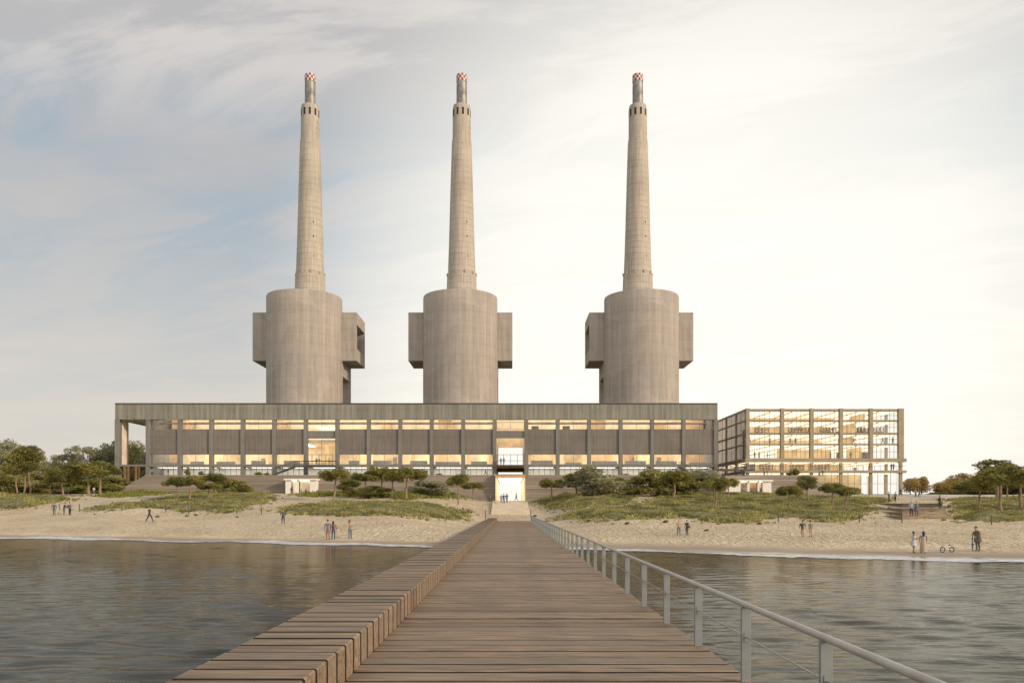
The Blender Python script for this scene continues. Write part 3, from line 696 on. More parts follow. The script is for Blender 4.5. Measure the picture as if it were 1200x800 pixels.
# ceiling beams upper storey, in depth
q = MB(HO)
x = xa + 1.2
while x < xb: q.box(x - .15, x + .15, HD + .7, HD + 16, zr - 2.3, zr - 1.25); x += 2.46
for yy in (HD + 4, HD + 8, HD + 12): q.box(xa, xb, yy - .12, yy + .12, zr - 2.9, zr - 2.31)
q.build('roof_beams', M['interior_wood'], hall)
for a, b_, z_, mt in ((xa, gl0 - .3, zr - 1.3, 'lamp_soft'), (gl0 - .3, xb, zr - 1.3, 'lamp_soft')):
    q = MB(HO); n_ = 8
    for k in range(n_):
        u0 = a + (b_ - a) * k / n_ + .2; u1 = a + (b_ - a) * (k + 1) / n_ - .2; q.box(u0, u1, HD + 2, HD + 15, z_ - .04, z_)
    q.build('ceiling_light', M[mt], hall)
q = MB(HO)
for i in range(1, len(cols) - 1):
    if i in SPECIAL: continue
    x0 = hx(cols[i]) + .8; x1 = hx(cols[i + 1]) - .8
    q.box(x0, x1, HD + 2.5, HD + 13, 18.52, 18.58)
q.build('ceiling_light', M['lamp_soft'], hall)
q = MB(HO)
for i in range(1, len(cols) - 1):
    if i == 12: continue
    q.box(hx(cols[i]) + .8, hx(cols[i + 1]) - .8, HD + 1.2, HD + 6, 12.82, 12.88)
q.build('ceiling_light', M['lamp_white'], hall)
q = MB(HO); q.box(xa, gl0 - .3, HD + 7, HD + 7.2, 10.6, 12.89); q.box(gl1 + .3, xb, HD + 7, HD + 7.2, 10.6, 12.89); q.build('interior_wall', M['white_wall'], hall)
q = MB(HO); x0 = hx(cols[6]) + 1; q.box(x0, x0 + 4.6, HD + 3, HD + 12, 22.5, 22.6); q.build('ceiling_light', M['lamp_warm'], hall)
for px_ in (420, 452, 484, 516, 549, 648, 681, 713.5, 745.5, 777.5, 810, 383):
    q = MB(HO); D_ = HD + 7; x_ = X(px_, D_); w = .42; q.box(x_ - w, x_ + w, D_ - w, D_ + w, 13.3, 18.5); q.build('self_lit_column', M['glow_column'], hall)
for px_ in (610, 622, 645, 660):
    pass
rr_ = random.Random(3)
q1, q2_, q3, q4 = MB(HO), MB(HO), MB(HO), MB(HO)
for i in range(1, len(cols) - 1):
    if i in SPECIAL: continue
    x0 = hx(cols[i]) + .7; x1 = hx(cols[i + 1]) - .5
    # lower storey: a partition at an odd depth, a low counter, shelves and dim corners
    d = rr_.uniform(5, 12); a = rr_.uniform(x0, x0 + 2.5); b_ = rr_.uniform(a + 1.5, x1 + .8)
    (q1 if rr_.random() < .5 else q2_).box(a, b_, HD + d, HD + d + .2, 13.31, 18.5)
    q3.box(x0 + rr_.uniform(0, 2), x1 - rr_.uniform(0, 2), HD + 1.2, HD + 1.5, 13.31, 13.31 + rr_.uniform(.6, 1.1))
    if rr_.random() < .5: xx = rr_.uniform(x0, x1 - 1); q4.box(xx, xx + .9, HD + d - .6, HD + d - .1, 13.31, 15.4)
    # upper storey: hanging wall or duct
    if rr_.random() < .45: a = rr_.uniform(x0, x1 - 3); q2_.box(a, a + rr_.uniform(1.5, 3.4), HD + rr_.uniform(6, 14), HD + 15, 21.0, 25.5)
    if i in (13, 14): q4.box(x0 + .6, x0 + 2.3, HD + 2, HD + 2.6, 21.7, 22.6)
q1.build('partition', M['honey_wood'], hall); q2_.build('partition', M['tan_wood'], hall); q3.build('counter', M['concrete_light'], hall); q4.build('cupboard', M['shelf'], hall)
q = MB(HO); q.tube([(xa + 1, HD + 3.2, 23.3), (gl0 - .5, HD + 3.2, 23.3)], .22, 8); q.tube([(gl1 + .5, HD + 3.2, 23.3), (xb - 1, HD + 3.2, 23.3)], .22, 8); q.build('duct', M['steel_flue'], hall)
# terrace stone podium with the gateway
pod = empty('stone_podium', (0, 180, 5), 'stepped stone podium with a bright gateway at its middle below the hall', 'podium')
PO = (0, 180, 5); pod['_o'] = PO
PT = 10.55
q = MB(PO); nc = 17; ch = (PT - 4.6) / nc
gw = 2.95
for k in range(nc):
    z0 = 4.6 + k * ch; yf = 178.2 + k * .11
    lx = X(172, 180) - (nc - k) * .55; rx = X(846, 180)
    if k == nc - 1: pass
    q.prism([(yf, z0), (HD + .55, z0), (HD + .55, z0 + ch), (yf + .16, z0 + ch), (yf + .16, z0 + ch * .78), (yf, z0 + ch * .74)], 'x', lx, -gw - .3)
    q.prism([(yf, z0), (HD + .55, z0), (HD + .55, z0 + ch), (yf + .16, z0 + ch), (yf + .16, z0 + ch * .78), (yf, z0 + ch * .74)], 'x', gw + .3, rx)
q.build('stone_courses', M['podium'], pod)
q = MB(PO); q.box(-gw - .3, -gw, 177.2, HB + 4, 4.4, PT - .75); q.box(gw, gw + .3, 177.2, HB + 4, 4.4, PT - .75); q.build('gateway_jamb', M['interior_wood'], pod)
q = MB(PO); q.box(-gw - .3, gw + .3, 177.2, HB + 4, PT - .745, PT - .3); q.build('gateway_roof', M['orange_wood'], pod)
q = MB(PO); q.box(-gw + .3, gw - .3, 179, HB + 3, PT - .80, PT - .75); q.build('gateway_light', M['lamp_bright'], pod)
q = MB(PO); q.box(-gw - .6, gw + .6, 178.6, HB, PT - .29, PT + .1); q.build('gateway_deck', M['stone'], pod)
q = MB(PO); q.box(-gw, gw, 164, HB + 6, 4.35, 4.62); q.build('gateway_floor', M['paving'], pod)

# curved stone mound in front of the right building
q = MB(); 
prof = [(904, 561), (930, 560.5), (960, 561), (985, 564), (1000, 569), (1015, 574.5), (1030, 579)]
nc = 16
for k in range(nc):
    z0 = 6.0 + k * .27; 
    z1 = z0 + .27; ym = HY - (z1 - EYE) * F / 176
    xr = np.interp(-ym, [-p[1] for p in prof][::-1], [p[0] for p in prof][::-1]) if False else None
    xr = 900
    for (a, b_) in zip(prof[:-1], prof[1:]):
        if a[1] <= ym <= b_[1] and b_[1] > a[1]: xr = a[0] + (b_[0] - a[0]) * (ym - a[1]) / (b_[1] - a[1])
    if ym > 579: xr = 1030
    if ym < 561: xr = 972
    pts = []
    x0_, x1_ = X(846, 180) + .05, X(xr, 176)
    for t in np.linspace(0, pi / 2, 12): pts.append((x1_ - 6 + 6 * sin(t), 175.5 + k * .12 + 7 - 7 * cos(t)))
    pts += [(x1_, HD - .9), (x0_, HD - .9), (x0_, 175.5 + k * .12)]
    q.prism(pts, 'z', z0, z1)
o = q.build('stone_mound', M['podium']); setp(o, 'curved grey stepped stone mound in front of the right glass building', 'stone mound')

# small pavilions built into the podium front
def pavilion(pxa, pxb, ytop, ybot, D, label, openings, name='pavilion'):
    x0, x1 = X(pxa, D), X(pxb, D); z1, z0 = Z(ytop, D), Z(ybot, D) - .6; p = empty(name, ((x0 + x1) / 2, D, z0), label, 'pavilion'); O = ((x0 + x1) / 2, D, z0)
    q = MB(O); q.box(x0 - .25, x1 + .25, D - .4, D + 5, z1 - .35, z1); q.build('roof', M['white_wall'], p)
    q = MB(O); q.box(x0, x1, D + 3, D + 3.3, z0, z1 - .355); cur = x0
    for a, b_, mt in openings:
        xa_, xb_ = X(a, D), X(b_, D)
        q.box(cur, xa_, D, D + .35, z0, z1 - .355); cur = xb_
    q.box(cur, x1, D, D + .35, z0, z1 - .355); q.box(x0, x0 + .3, D + .35, D + 3, z0, z1 - .355); q.box(x1 - .3, x1, D + .35, D + 3, z0, z1 - .355)
    q.build('wall', M['white_wall'], p)
    for a, b_, mt in openings:
        q = MB(O); q.box(X(a, D) + .02, X(b_, D) - .02, D + 1.2, D + 1.3, z0, z1 - .4); q.build('door', mt, p)
    q = MB(O); q.box(x0 + .4, x1 - .4, D + .5, D + 1.1, z1 - .45, z1 - .37); q.build('ceiling_light', M['lamp_bright'], p)
pavilion(334.5, 369.5, 560.5, 578, 176.5, 'small white pavilion with a bright doorway in front of the left podium', [(341, 348, M['white_wall']), (350, 363, M['interior_wood'])])
pavilion(850, 904, 562, 577, 175.0, 'low white pavilion with brown doors behind the right pines', [(868, 876, M['shelf']), (878.5, 888, M['orange_wood']), (890, 894, M['interior_wood'])])

# steel walkways and stairs
def walkway(name, label, pts, w, rail_h=1.1, step=1.6):
    a = pts[0]; p = empty(name, a, label, 'walkway'); O = a
    q = MB(O); fl = MB(O); rl = MB(O)
    for (u, v_) in zip(pts[:-1], pts[1:]):
        d = Vector(v_) - Vector(u); n_ = max(1, int(d.length / step))
        fl.add([(u[0], u[1], u[2]), (v_[0], v_[1], v_[2]), (v_[0], v_[1] + w, v_[2]), (u[0], u[1] + w, u[2]),
                (u[0], u[1], u[2] - .35), (v_[0], v_[1], v_[2] - .35), (v_[0], v_[1] + w, v_[2] - .35), (u[0], u[1] + w, u[2] - .35)],
               [(0, 1, 2, 3), (4, 7, 6, 5), (0, 4, 5, 1), (1, 5, 6, 2), (2, 6, 7, 3), (3, 7, 4, 0)])
        for yy in (.03, w - .03):
            rl.tube([(u[0], u[1] + yy, u[2] + rail_h), (v_[0], v_[1] + yy, v_[2] + rail_h)], .05, 6)
            rl.tube([(u[0], u[1] + yy, u[2] + rail_h / 2), (v_[0], v_[1] + yy, v_[2] + rail_h / 2)], .03, 6)
            for k in range(n_ + 1):
                c = Vector(u) + d * (k / n_); rl.tube([(c.x, c.y + yy, c.z), (c.x, c.y + yy, c.z + rail_h)], .04, 6)
    fl.build('walkway_floor', M['dark_steel'], p); rl.build('walkway_railing', M['dark_steel'], p)
WD = 186.2
walkway('steel_walkway', 'dark steel walkway with stairs going down beside the left pavilion', [(X(395, WD), WD, Z(545.5, WD)), (X(345, WD), WD, Z(545.5, WD)), (X(318, WD), WD, Z(555.5, WD))], 1.4)
walkway('steel_walkway', 'dark steel stair and bridge between the hall and the right building', [(X(797, WD), WD, Z(546, WD)), (X(812, WD), WD, Z(555, WD)), (X(838, WD), WD, Z(549.5, WD)), (X(884, WD), WD, Z(549.5, WD))], 1.5)
# timber balustrade seen at the hall's right end
# ------------------------------------------------------------------ right building
BD = 190.0
bx0, bx1 = X(876, BD) - .6, X(1058.5, BD); BB = BD + 36
BO = ((bx0 + bx1) / 2, BD, 6.5)
bl = empty('glass_building', BO, 'lower timber and glass building with lit floors at the right end of the hall', 'building'); bl['_o'] = BO
bc = [876, 916.5, 951, 985.5, 1020.5, 1055.5]
levels = [(479, .45), (492, .32), (507, .36), (519.8, .26), (537, .8), (551, .55)]     # slab top lines: pixel row, thickness
zs = [Z(y, BD) for y, _ in levels]; zg = Z(579, BD)
for i, ((y, th), z) in enumerate(zip(levels, zs)):
    q = MB(BO); over = .5 if i in (4, 5) else .0
    q.box(bx0 - over * .2, bx1 + over, BD - .15 - over, BB, z - th, z); q.build('floor_slab' if i else 'roof', M['frame_timber'], bl)
for i, c in enumerate(bc):
    for yy in (BD, ):
        q = MB(BO); x = X(c, BD); w = .62 if i == 5 else .42
        q.box(x - w, x + w, yy - .35, yy + .5, zs[4] , zs[0] + .1 if i < 9 else 0)
        w2 = .34; q.box(x - w2, x + w2, yy - .2, yy + .4, zg - .5, zs[4] - 1.0)
        q.build('column', M['frame_timber'], bl)
for k, yy in enumerate(np.arange(BD + 8, BB + .1, 9)):
    q = MB(BO); q.box(bx0 - .02, bx0 + .5, yy - .3, yy + .3, zg, zs[0]); q.build('column', M['frame_timber'], bl)
    q = MB(BO); q.box(bx1 - .6, bx1 - .05, yy - .3, yy + .3, zg, zs[0]); q.build('column', M['frame_timber'], bl)
def bwin(x0, x1, z0, z1, y, nm, nh=2, side=False, fw=.07):
    q = MB(BO)
    def B(a0, a1, c0, c1, t):
        if side: q.box(y - t, y + t, a0, a1, c0, c1)
        else: q.box(a0, a1, y - t, y + t, c0, c1)
    for k in range(nm + 1):
        xx = x0 + (x1 - x0) * k / nm; B(max(x0, xx - fw / 2), min(x1, xx + fw / 2) if k else x0 + fw, z0, z1, .05)
    for k in range(nh + 1):
        zz = z0 + (z1 - z0) * k / nh; B(x0, x1, max(z0, zz - fw / 2), max(z0, zz - fw / 2) + fw, .04)
    f = q.build('window', M['mullion_dark'], bl)
    g = MB(BO)
    if side: g.add([(y, x0, z0), (y, x1, z0), (y, x1, z1), (y, x0, z1)], [(0, 1, 2, 3)])
    else: g.add([(x0, y, z0), (x1, y, z0), (x1, y, z1), (x0, y, z1)], [(0, 1, 2, 3)])
    g.build('pane', M['glass'], f, recalc=False)
zf = zs + [zg]
for lv in range(6):
    z1 = zf[lv] - levels[lv][1] - .005; z0 = zf[lv + 1] + .005
    rec = 3.2 if lv == 4 else (.25 if lv < 4 else .8)
    for i in range(5):
        if lv == 4 and i == 4: continue
        bwin(X(bc[i], BD) + .45, X(bc[i + 1], BD) - .45, z0, z1, BD + rec, 6 if lv < 4 else 4, 2 if lv != 4 else 1)
    ysd = [BD + .6, BD + 7.7, BD + 16.7, BD + 25.7, BD + 34.7]
    for i in range(4):
        bwin(ysd[i], ysd[i + 1] - .6, z0, z1, bx0 + (.15 if lv != 4 else 2.5), 2, 1, True)
# interior
q = MB(BO)
for lv, (a, b_, yy) in enumerate(((0, 3.6, 14), (0, 3.3, 12), (.6, 3.2, 15), (1.5, 3.5, 14), (.5, 3.6, 9), (0, 4.2, 8))):
    z1 = zf[lv] - levels[lv][1] - .01; z0 = zf[lv + 1] + .01
    wpx = lambda t: X(876 + t * 35.9, BD)
    q.box(wpx(a) + .8, wpx(b_), BD + yy, BD + yy + .3, z0, z1)
    q.box(wpx(b_) + 3, wpx(b_) + 3.4, BD + 4, BD + 12, z0, z1) if lv < 4 else None
q.build('interior_wall', M['honey_wood'], bl)
q = MB(BO)
for lv in range(6):
    z1 = zf[lv] - levels[lv][1]; yoff = 4 if lv != 4 else 1
    for k in range(7):
        x_ = bx0 + .75 + k * 5.1; q.box(x_, x_ + 5.0, BD + 1.2, BD + (34 if lv != 4 else 30), z1 - .09, z1 - .03)
q.build('ceiling_light', M['lamp_warm'], bl)
q = MB(BO)
for lv in range(5):
    z1 = zf[lv] - levels[lv][1]
    for k in range(7): x_ = bx0 + 1.0 + k * 5.1; q.box(x_, x_ + .16, BD + .8, BB - 1, z1 - .3, z1 - .1)
q.build('ceiling_beams', M['orange_wood'], bl)
for px_, lv in ((889, 1), (928, 1), (940, 1), (965, 1), (972, 1), (1001, 1), (1010, 1), (1024, 1), (894, 4), (930, 4), (960, 4), (980, 3), (1010, 3)):
    q = MB(BO); D_ = BD + 6; x_ = X(px_ + 4, D_); z0 = zf[lv + 1] + .01; w = 1.6 if lv != 3 else .6; hgt = 1.9
    for k in range(4): q.box(x_ - w, x_ + w, D_, D_ + .5, z0 + .1 + k * .55, z0 + .16 + k * .55)
    for k in range(5): xx = x_ - w + 2 * w * k / 4; q.box(xx - .04, xx + .04, D_ + .005, D_ + .48, z0, z0 + 1.85)
    for k in range(3):
        for j in range(9):
            if random.random() < .75: xx = x_ - w + .12 + (2 * w - .3) * j / 9; q.box(xx, xx + .2, D_ + .05, D_ + .4, z0 + .17 + k * .55, z0 + .5 + k * .55 - random.uniform(0, .12))
    q.build('shelf', M['shelf'], bl)
q = MB(BO); zb_ = zs[5]
for k in range(28): xx = bx0 + .3 + k * 1.3; q.box(xx - .025, xx + .025, BD - .5, BD - .45, zb_, zb_ + 1.0)
q.box(bx0, bx1 + .2, BD - .5, BD - .44, zb_ + 1.0, zb_ + 1.06); q.build('balcony_railing', M['dark_steel'], bl)

# ------------------------------------------------------------------ trees
def leaves(centres, radii, n, size, flat=1.0):
    """n small triangles/quads scattered on a set of ellipsoid clumps"""
    cs = np.array(centres); rs = np.array(radii); w = (rs[:, 0] * rs[:, 2]); idx = rng.choice(len(cs), n, p=w / w.sum())
    d = rng.normal(size=(n, 3)); d /= np.linalg.norm(d, axis=1)[:, None]
    rr = rng.uniform(.3, 1.0, n) ** .6 * (1 + .35 * rng.random(n) ** 4)
    p = cs[idx] + d * rs[idx] * rr[:, None]
    a = rng.normal(size=(n, 3)); a[:, 2] *= .6; a /= np.linalg.norm(a, axis=1)[:, None]
    b_ = np.cross(a, rng.normal(size=(n, 3))); b_ /= np.linalg.norm(b_, axis=1)[:, None]
    s = size * rng.uniform(.5, 1.3, n)[:, None]
    return np.stack([p - a * s, p + b_ * s * .55, p + a * s, p - b_ * s * .55], 1).reshape(-1, 3)
def limb(q, a, b_, r0, r1, n=5, wob=.02):
    a, b_ = Vector(a), Vector(b_); pts = []; 
    for k in range(n + 1):
        t = k / n; p = a.lerp(b_, t); 
        if 0 < k < n: p += Vector((random.uniform(-wob, wob), random.uniform(-wob, wob), 0))
        pts.append(p)
    q.tube(pts, [r0 + (r1 - r0) * k / n for k in range(n + 1)], 7)
def tree_proto(kind, seed, leafm, barkm, nleaf, size):
    """unit tree: height 1, crown width about 0.8"""
    random.seed(seed); q = MB(); cs = []; rs = []
    if kind == 'pine':
        lean = random.uniform(-.06, .06); fork = (lean, random.uniform(-.03, .03), .60)
        limb(q, (0, 0, -.04), fork, .026, .018, 6, .008)
        for k in range(13):
            a = k * 2.4 + random.uniform(-.3, .3); r = .30 * math.sqrt((k + .5) / 13); z = .80 - r * r * 1.1 + random.uniform(-.06, .06)
            c = (lean + r * cos(a), r * sin(a), z); cs.append(c); s = random.uniform(.10, .15); rs.append((s, s, s * random.uniform(.75, 1.15)))
            if k % 2 == 0: limb(q, fork, (c[0], c[1], c[2] - .03), .011, .004, 3, .012)
    elif kind == 'tall_pine':
        lean = random.uniform(-.08, .08); fork = (lean, 0, .62); limb(q, (0, 0, -.03), fork, .022, .014, 7, .01); limb(q, fork, (lean * 1.2, 0, .9), .014, .006, 4, .01)
        for k in range(15):
            a = k * 2.4; z = random.uniform(.55, .95); r = .25 * (1.12 - abs(z - .74) * 2.2) * random.uniform(.4, 1)
            c = (lean + r * cos(a), r * sin(a), z); cs.append(c); s = random.uniform(.08, .125); rs.append((s * 1.15, s * 1.15, s * .75))
            limb(q, (lean, 0, z - .06), c, .006, .003, 2, .005)
    elif kind == 'broad':
        limb(q, (0, 0, -.03), (random.uniform(-.03, .03), 0, .4), .028, .02, 5, .01)
        for k in range(24):
            a = k * 2.4; t = (k + .5) / 24; z = .20 + .72 * t; r = .34 * math.sqrt(max(.05, 1 - ((z - .56) / .42) ** 2)) * random.uniform(.35, 1)
            c = (r * cos(a), r * sin(a), z); cs.append(c); s = random.uniform(.11, .17); rs.append((s, s, s * .85))
            if k % 3 == 0: limb(q, (0, 0, .32), c, .012, .004, 3, .015)
    elif kind == 'airy':
        limb(q, (0, 0, -.03), (0, 0, .45), .022, .015, 5, .012)
        for k in range(26):
            a = k * 2.4; z = random.uniform(.38, .95); r = .38 * math.sqrt(max(.05, 1 - ((z - .62) / .38) ** 2)) * random.uniform(.5, 1)
            c = (r * cos(a), r * sin(a), z); cs.append(c); s = random.uniform(.065, .11); rs.append((s, s, s * .75))
            limb(q, (0, 0, .40), c, .008, .003, 3, .015)
    else:   # bush
        for k in range(20):
            a = k * 2.4; t = random.random(); z = .12 + .72 * t; r = .42 * math.sqrt(max(.08, 1 - (z - .1) ** 2)) * random.uniform(.2, 1)
            c = (r * cos(a), r * sin(a), z); cs.append(c); s = random.uniform(.12, .19); rs.append((s, s, s * .8))
            if k % 3 == 0: limb(q, (0, 0, -.02), c, .015, .005, 3, .02)
    root = bpy.data.objects.new({'pine': 'umbrella_pine', 'tall_pine': 'pine_tree', 'broad': 'leafy_tree', 'airy': 'leafy_tree', 'bush': 'bush'}[kind], None)
    tr_ = q.build('trunk', barkm, None, smooth=True); C.objects.unlink(tr_)
    cr = np_mesh('crown', leaves(cs, rs, nleaf, size), 4, leafm)
    return root, tr_, cr
PROTO = {}
def proto(kind, leaf, i):
    k = (kind, leaf, i)
    if k not in PROTO:
        nl = {'pine': 4200, 'tall_pine': 3400, 'broad': 6500, 'airy': 4200, 'bush': 4200}[kind]; sz_ = {'pine': .026, 'tall_pine': .022, 'broad': .022, 'airy': .020, 'bush': .036}[kind]
        PROTO[k] = tree_proto(kind, i * 31 + len(PROTO) + 3, M['leaf_' + leaf], M['trunk_bark'] if 'pine' in kind else M['grey_bark'], nl, sz_)
    return PROTO[k]
tcount = 0
def tree(px, base, top, wpx, kind, leaf, label, group=None, D=None, var=None):
    global tcount
    if D is None: x, y, z = ground(px, base)
    else: y = D; x = X(px, D); z = tz(x, y)
    H = (HY - top) / F * y + EYE - z; w = wpx / F * y
    nom = {'pine': .70, 'tall_pine': .54, 'broad': .80, 'airy': .80, 'bush': .76}[kind]
    root, tr_, cr = proto(kind, leaf, (tcount % 3) if var is None else var); tcount += 1
    r = root.copy(); C.objects.link(r); r.location = (x, y, z - .05); s = w / (nom * 1.0)
    r.scale = (s, s, H); r.rotation_euler = (0, 0, random.uniform(0, 6.28))
    setp(r, label, {'pine': 'pine tree', 'tall_pine': 'pine tree', 'bush': 'bush'}.get(kind, 'tree'), group)
    for c in (tr_, cr):
        d = c.copy(); C.objects.link(d); d.parent = r
    return r
random.seed(11)
G1 = 'umbrella pines on the dunes'
tree(208.5, 585.5, 556.5, 30, 'pine', 'pine', 'small umbrella pine with a clear trunk, first from the left on the dunes', G1)
tree(222, 588, 554.5, 30, 'pine', 'pine', 'dark pine second from the left on the dunes, behind the clear-trunked one', G1)
tree(244, 586, 563, 26, 'pine', 'pine', 'lowest pine of the left dune group, in the middle of it', G1)
tree(253, 580, 552.5, 34, 'pine', 'pine', 'broad-topped pine at the back of the left dune group', G1)
tree(272, 579, 554, 36, 'bush', 'green', 'upright green bush at the right end of the left pine group')
tree(391.5, 586.5, 544.5, 36, 'pine', 'pine', 'tall thin umbrella pine standing alone right of the left pavilion', G1)
tree(429, 581, 551, 34, 'pine', 'pine', 'dark round umbrella pine next right of the tall thin one', G1)
tree(447, 579, 545, 40, 'pine', 'pine', 'wide umbrella pine behind the others in the group left of the gateway', G1, D=164)
tree(476, 585, 543.5, 44, 'pine', 'pine', 'largest umbrella pine of the group left of the gateway', G1)
tree(459, 584, 549, 26, 'pine', 'pine', 'slender leaning pine in the shade of the largest one left of the gateway', G1)
tree(502, 581, 560, 44, 'bush', 'pale', 'pale olive green bush right of the largest umbrella pine')
tree(409, 582, 560, 34, 'bush', 'pine', 'dark low bush between the tall thin pine and the round one')
tree(440, 583, 566, 40, 'bush', 'green', 'low green bush below the pines left of the gateway')
tree(537, 591, 552, 27, 'pine', 'pine', 'thin-trunked umbrella pine on the sand left of the gateway', G1)
tree(554.5, 586, 562, 25, 'pine', 'pine', 'small olive coloured pine closest to the gateway on its left', G1)
tree(646, 588, 559, 28, 'pine', 'pine', 'small umbrella pine closest to the gateway on its right', G1)
tree(676, 582, 552, 34, 'pine', 'pine', 'dark pine partly hidden by the big pale bush right of the gateway', G1)
tree(695, 582, 542.5, 62, 'bush', 'pale', 'big pale olive tree-like bush right of the gateway', D=156)
tree(722, 580, 558, 18, 'pine', 'pine', 'small dark pine just right of the big pale bush', G1)
tree(744, 581, 557, 34, 'bush', 'pine', 'dark round bush at the left end of the thicket right of the gateway')
tree(770, 580, 547, 52, 'bush', 'green', 'tall green bush in the thicket right of the gateway', D=160)
tree(789, 586, 549, 44, 'pine', 'pine', 'umbrella pine rising from the middle of the right thicket', G1)
tree(812, 580, 547, 50, 'bush', 'pale', 'silvery bush right of the middle pine in the right thicket', D=163)
tree(800, 582, 560, 44, 'bush', 'green', 'low green bush in front of the silvery one in the right thicket')
tree(838, 597, 557, 36, 'pine', 'pine', 'umbrella pine with a thin trunk at the right end of the thicket', G1)
tree(853, 586, 558, 26, 'pine', 'pine', 'small dark pine touching the left corner of the right pavilion', G1)
tree(925, 600, 564.5, 28, 'pine', 'pine', 'small umbrella pine with thin trunk in front of the right pavilion', G1)
tree(947, 590, 557, 24, 'tall_pine', 'pine', 'pointed dark pine in front of the stone mound', G1)
tree(975, 594, 563, 30, 'pine', 'pine', 'umbrella pine leaning left in front of the stone mound', G1)
tree(990, 597, 567, 30, 'pine', 'pine', 'lopsided pine lowest on the slope of the stone mound', G1)
# far right
G2 = 'pines at the right edge'
tree(1147, 598, 556, 36, 'pine', 'pine', 'umbrella pine first from the left in the right edge group', G2)
tree(1173, 602, 540, 62, 'pine', 'pine', 'big umbrella pine at the right edge in front of the others', G2)
tree(1168, 585, 538, 44, 'tall_pine', 'pine', 'taller pine behind the big one at the right edge', G2, D=150)
tree(1196, 598, 545, 50, 'pine', 'pine', 'umbrella pine cut by the right edge of the picture', G2)
tree(1181, 592, 552, 30, 'pine', 'pine', 'slim pine between the big one and the picture edge at right', G2, D=140)
G3 = 'autumn trees beyond the promenade'
for i, (px_, tp, w, lf, lab) in enumerate(((1067, 560, 22, 'orange', 'orange autumn tree touching the right building corner'), (1080, 558, 24, 'orange', 'tallest orange autumn tree right of the right building'),
        (1103, 565, 26, 'orange', 'low yellow green tree in the middle of the right tree row'), (1115, 560, 30, 'orange', 'golden tree left of the dark pines at the right'), (1130, 554, 34, 'orange', 'golden topped tree behind the right edge pines'))):
    tree(px_, 580, tp, w, 'broad', lf, lab, G3, D=200 + 3 * i)
tree(1098, 580, 574.5, 18, 'bush', 'green', 'low green hedge bush between orange and golden trees', D=200)
tree(1140, 580, 560, 40, 'bush', 'green', 'dark green bush behind the first right edge pine', D=185)
tree(1185, 580, 560, 60, 'bush', 'green', 'broad dark bush under the right edge pines', D=180)
for i, (px_, tp, w) in enumerate(((1116, 571, 34), (1138, 566, 36), (1160, 566, 36), (1184, 564, 40), (1206, 562, 40))):
    tree(px_, 581, tp, w, 'bush', 'green', '%s from the left of the low hedge bushes behind the right edge pines' % ['first', 'second', 'third', 'fourth', 'fifth'][i], 'hedge bushes at the right', D=206)
# left wood
G4 = 'trees of the left wood'
ordn = ['first', 'second', 'third', 'fourth', 'fifth', 'sixth', 'seventh', 'eighth', 'ninth', 'tenth', 'eleventh', 'twelfth']
for i, (px_, tp, w, D_) in enumerate(((8, 515, 46, 190), (32, 522, 46, 186), (62, 540, 36, 196), (82, 530, 46, 200), (100, 519, 46, 196), (122, 524, 40, 202), (134, 517, 36, 208), (157, 517, 36, 228), (172, 530, 32, 224), (148, 540, 30, 232))):
    kd = 'airy' if i in (3, 4) else 'broad'; lf = 'green' if i in (6, 7, 9) else 'pale'  # pale leaves put the haze over the back trees into their colour
    tree(px_, 578, tp, w, kd, lf, '%s from the left of the %s %s trees at the back of the left wood' % (ordn[i], 'pale' if lf == 'pale' else 'green', 'airy' if kd == 'airy' else 'leafy'), G4, D=D_)
for i, (px_, b_, tp, w, kd) in enumerate(((21, 579, 529, 26, 'tall_pine'), (29, 579, 521, 30, 'tall_pine'), (36, 579, 524, 30, 'tall_pine'), (58, 580, 542, 20, 'tall_pine'), (74, 580, 552, 34, 'pine'), (104, 580, 537, 52, 'pine'), (118, 578, 540, 44, 'pine'))):
    tree(px_, b_, tp, w, kd, 'pine', '%s from the left of the %s dark pines in front of the left wood' % (ordn[i], 'tall' if kd == 'tall_pine' else 'wide umbrella'), G4, D=160 if i < 4 else 158)
for i, (px_, tp, w, lf) in enumerate(((2, 550, 36, 'green'), (20, 556, 30, 'green'), (38, 558, 28, 'green'), (52, 560, 30, 'green'), (68, 562, 30, 'green'), (84, 561, 28, 'green'), (97, 560, 32, 'lime'), (112, 563, 26, 'green'), (126, 562, 26, 'green'), (136, 566, 20, 'green'), (152, 560, 22, 'green'), (166, 562, 22, 'green'))):
    tree(px_, 579, tp, w, 'bush', lf, '%s bush from the left in the undergrowth of the left wood' % ordn[i], 'bushes under the left wood', D=172 + (i % 3) * 2 if px_ < 140 else 215)
for i, (px_, tp, w) in enumerate(((10, 545, 56), (34, 550, 50), (60, 552, 50), (86, 548, 54), (112, 550, 50), (134, 552, 40), (158, 551, 36))):
    tree(px_, 580, tp, w, 'bush', 'green' if i % 2 else 'pale', '%s from the left of the tall rear thickets behind the left wood' % ordn[i], 'rear thickets of the left wood', D=184 if i < 6 else 222)
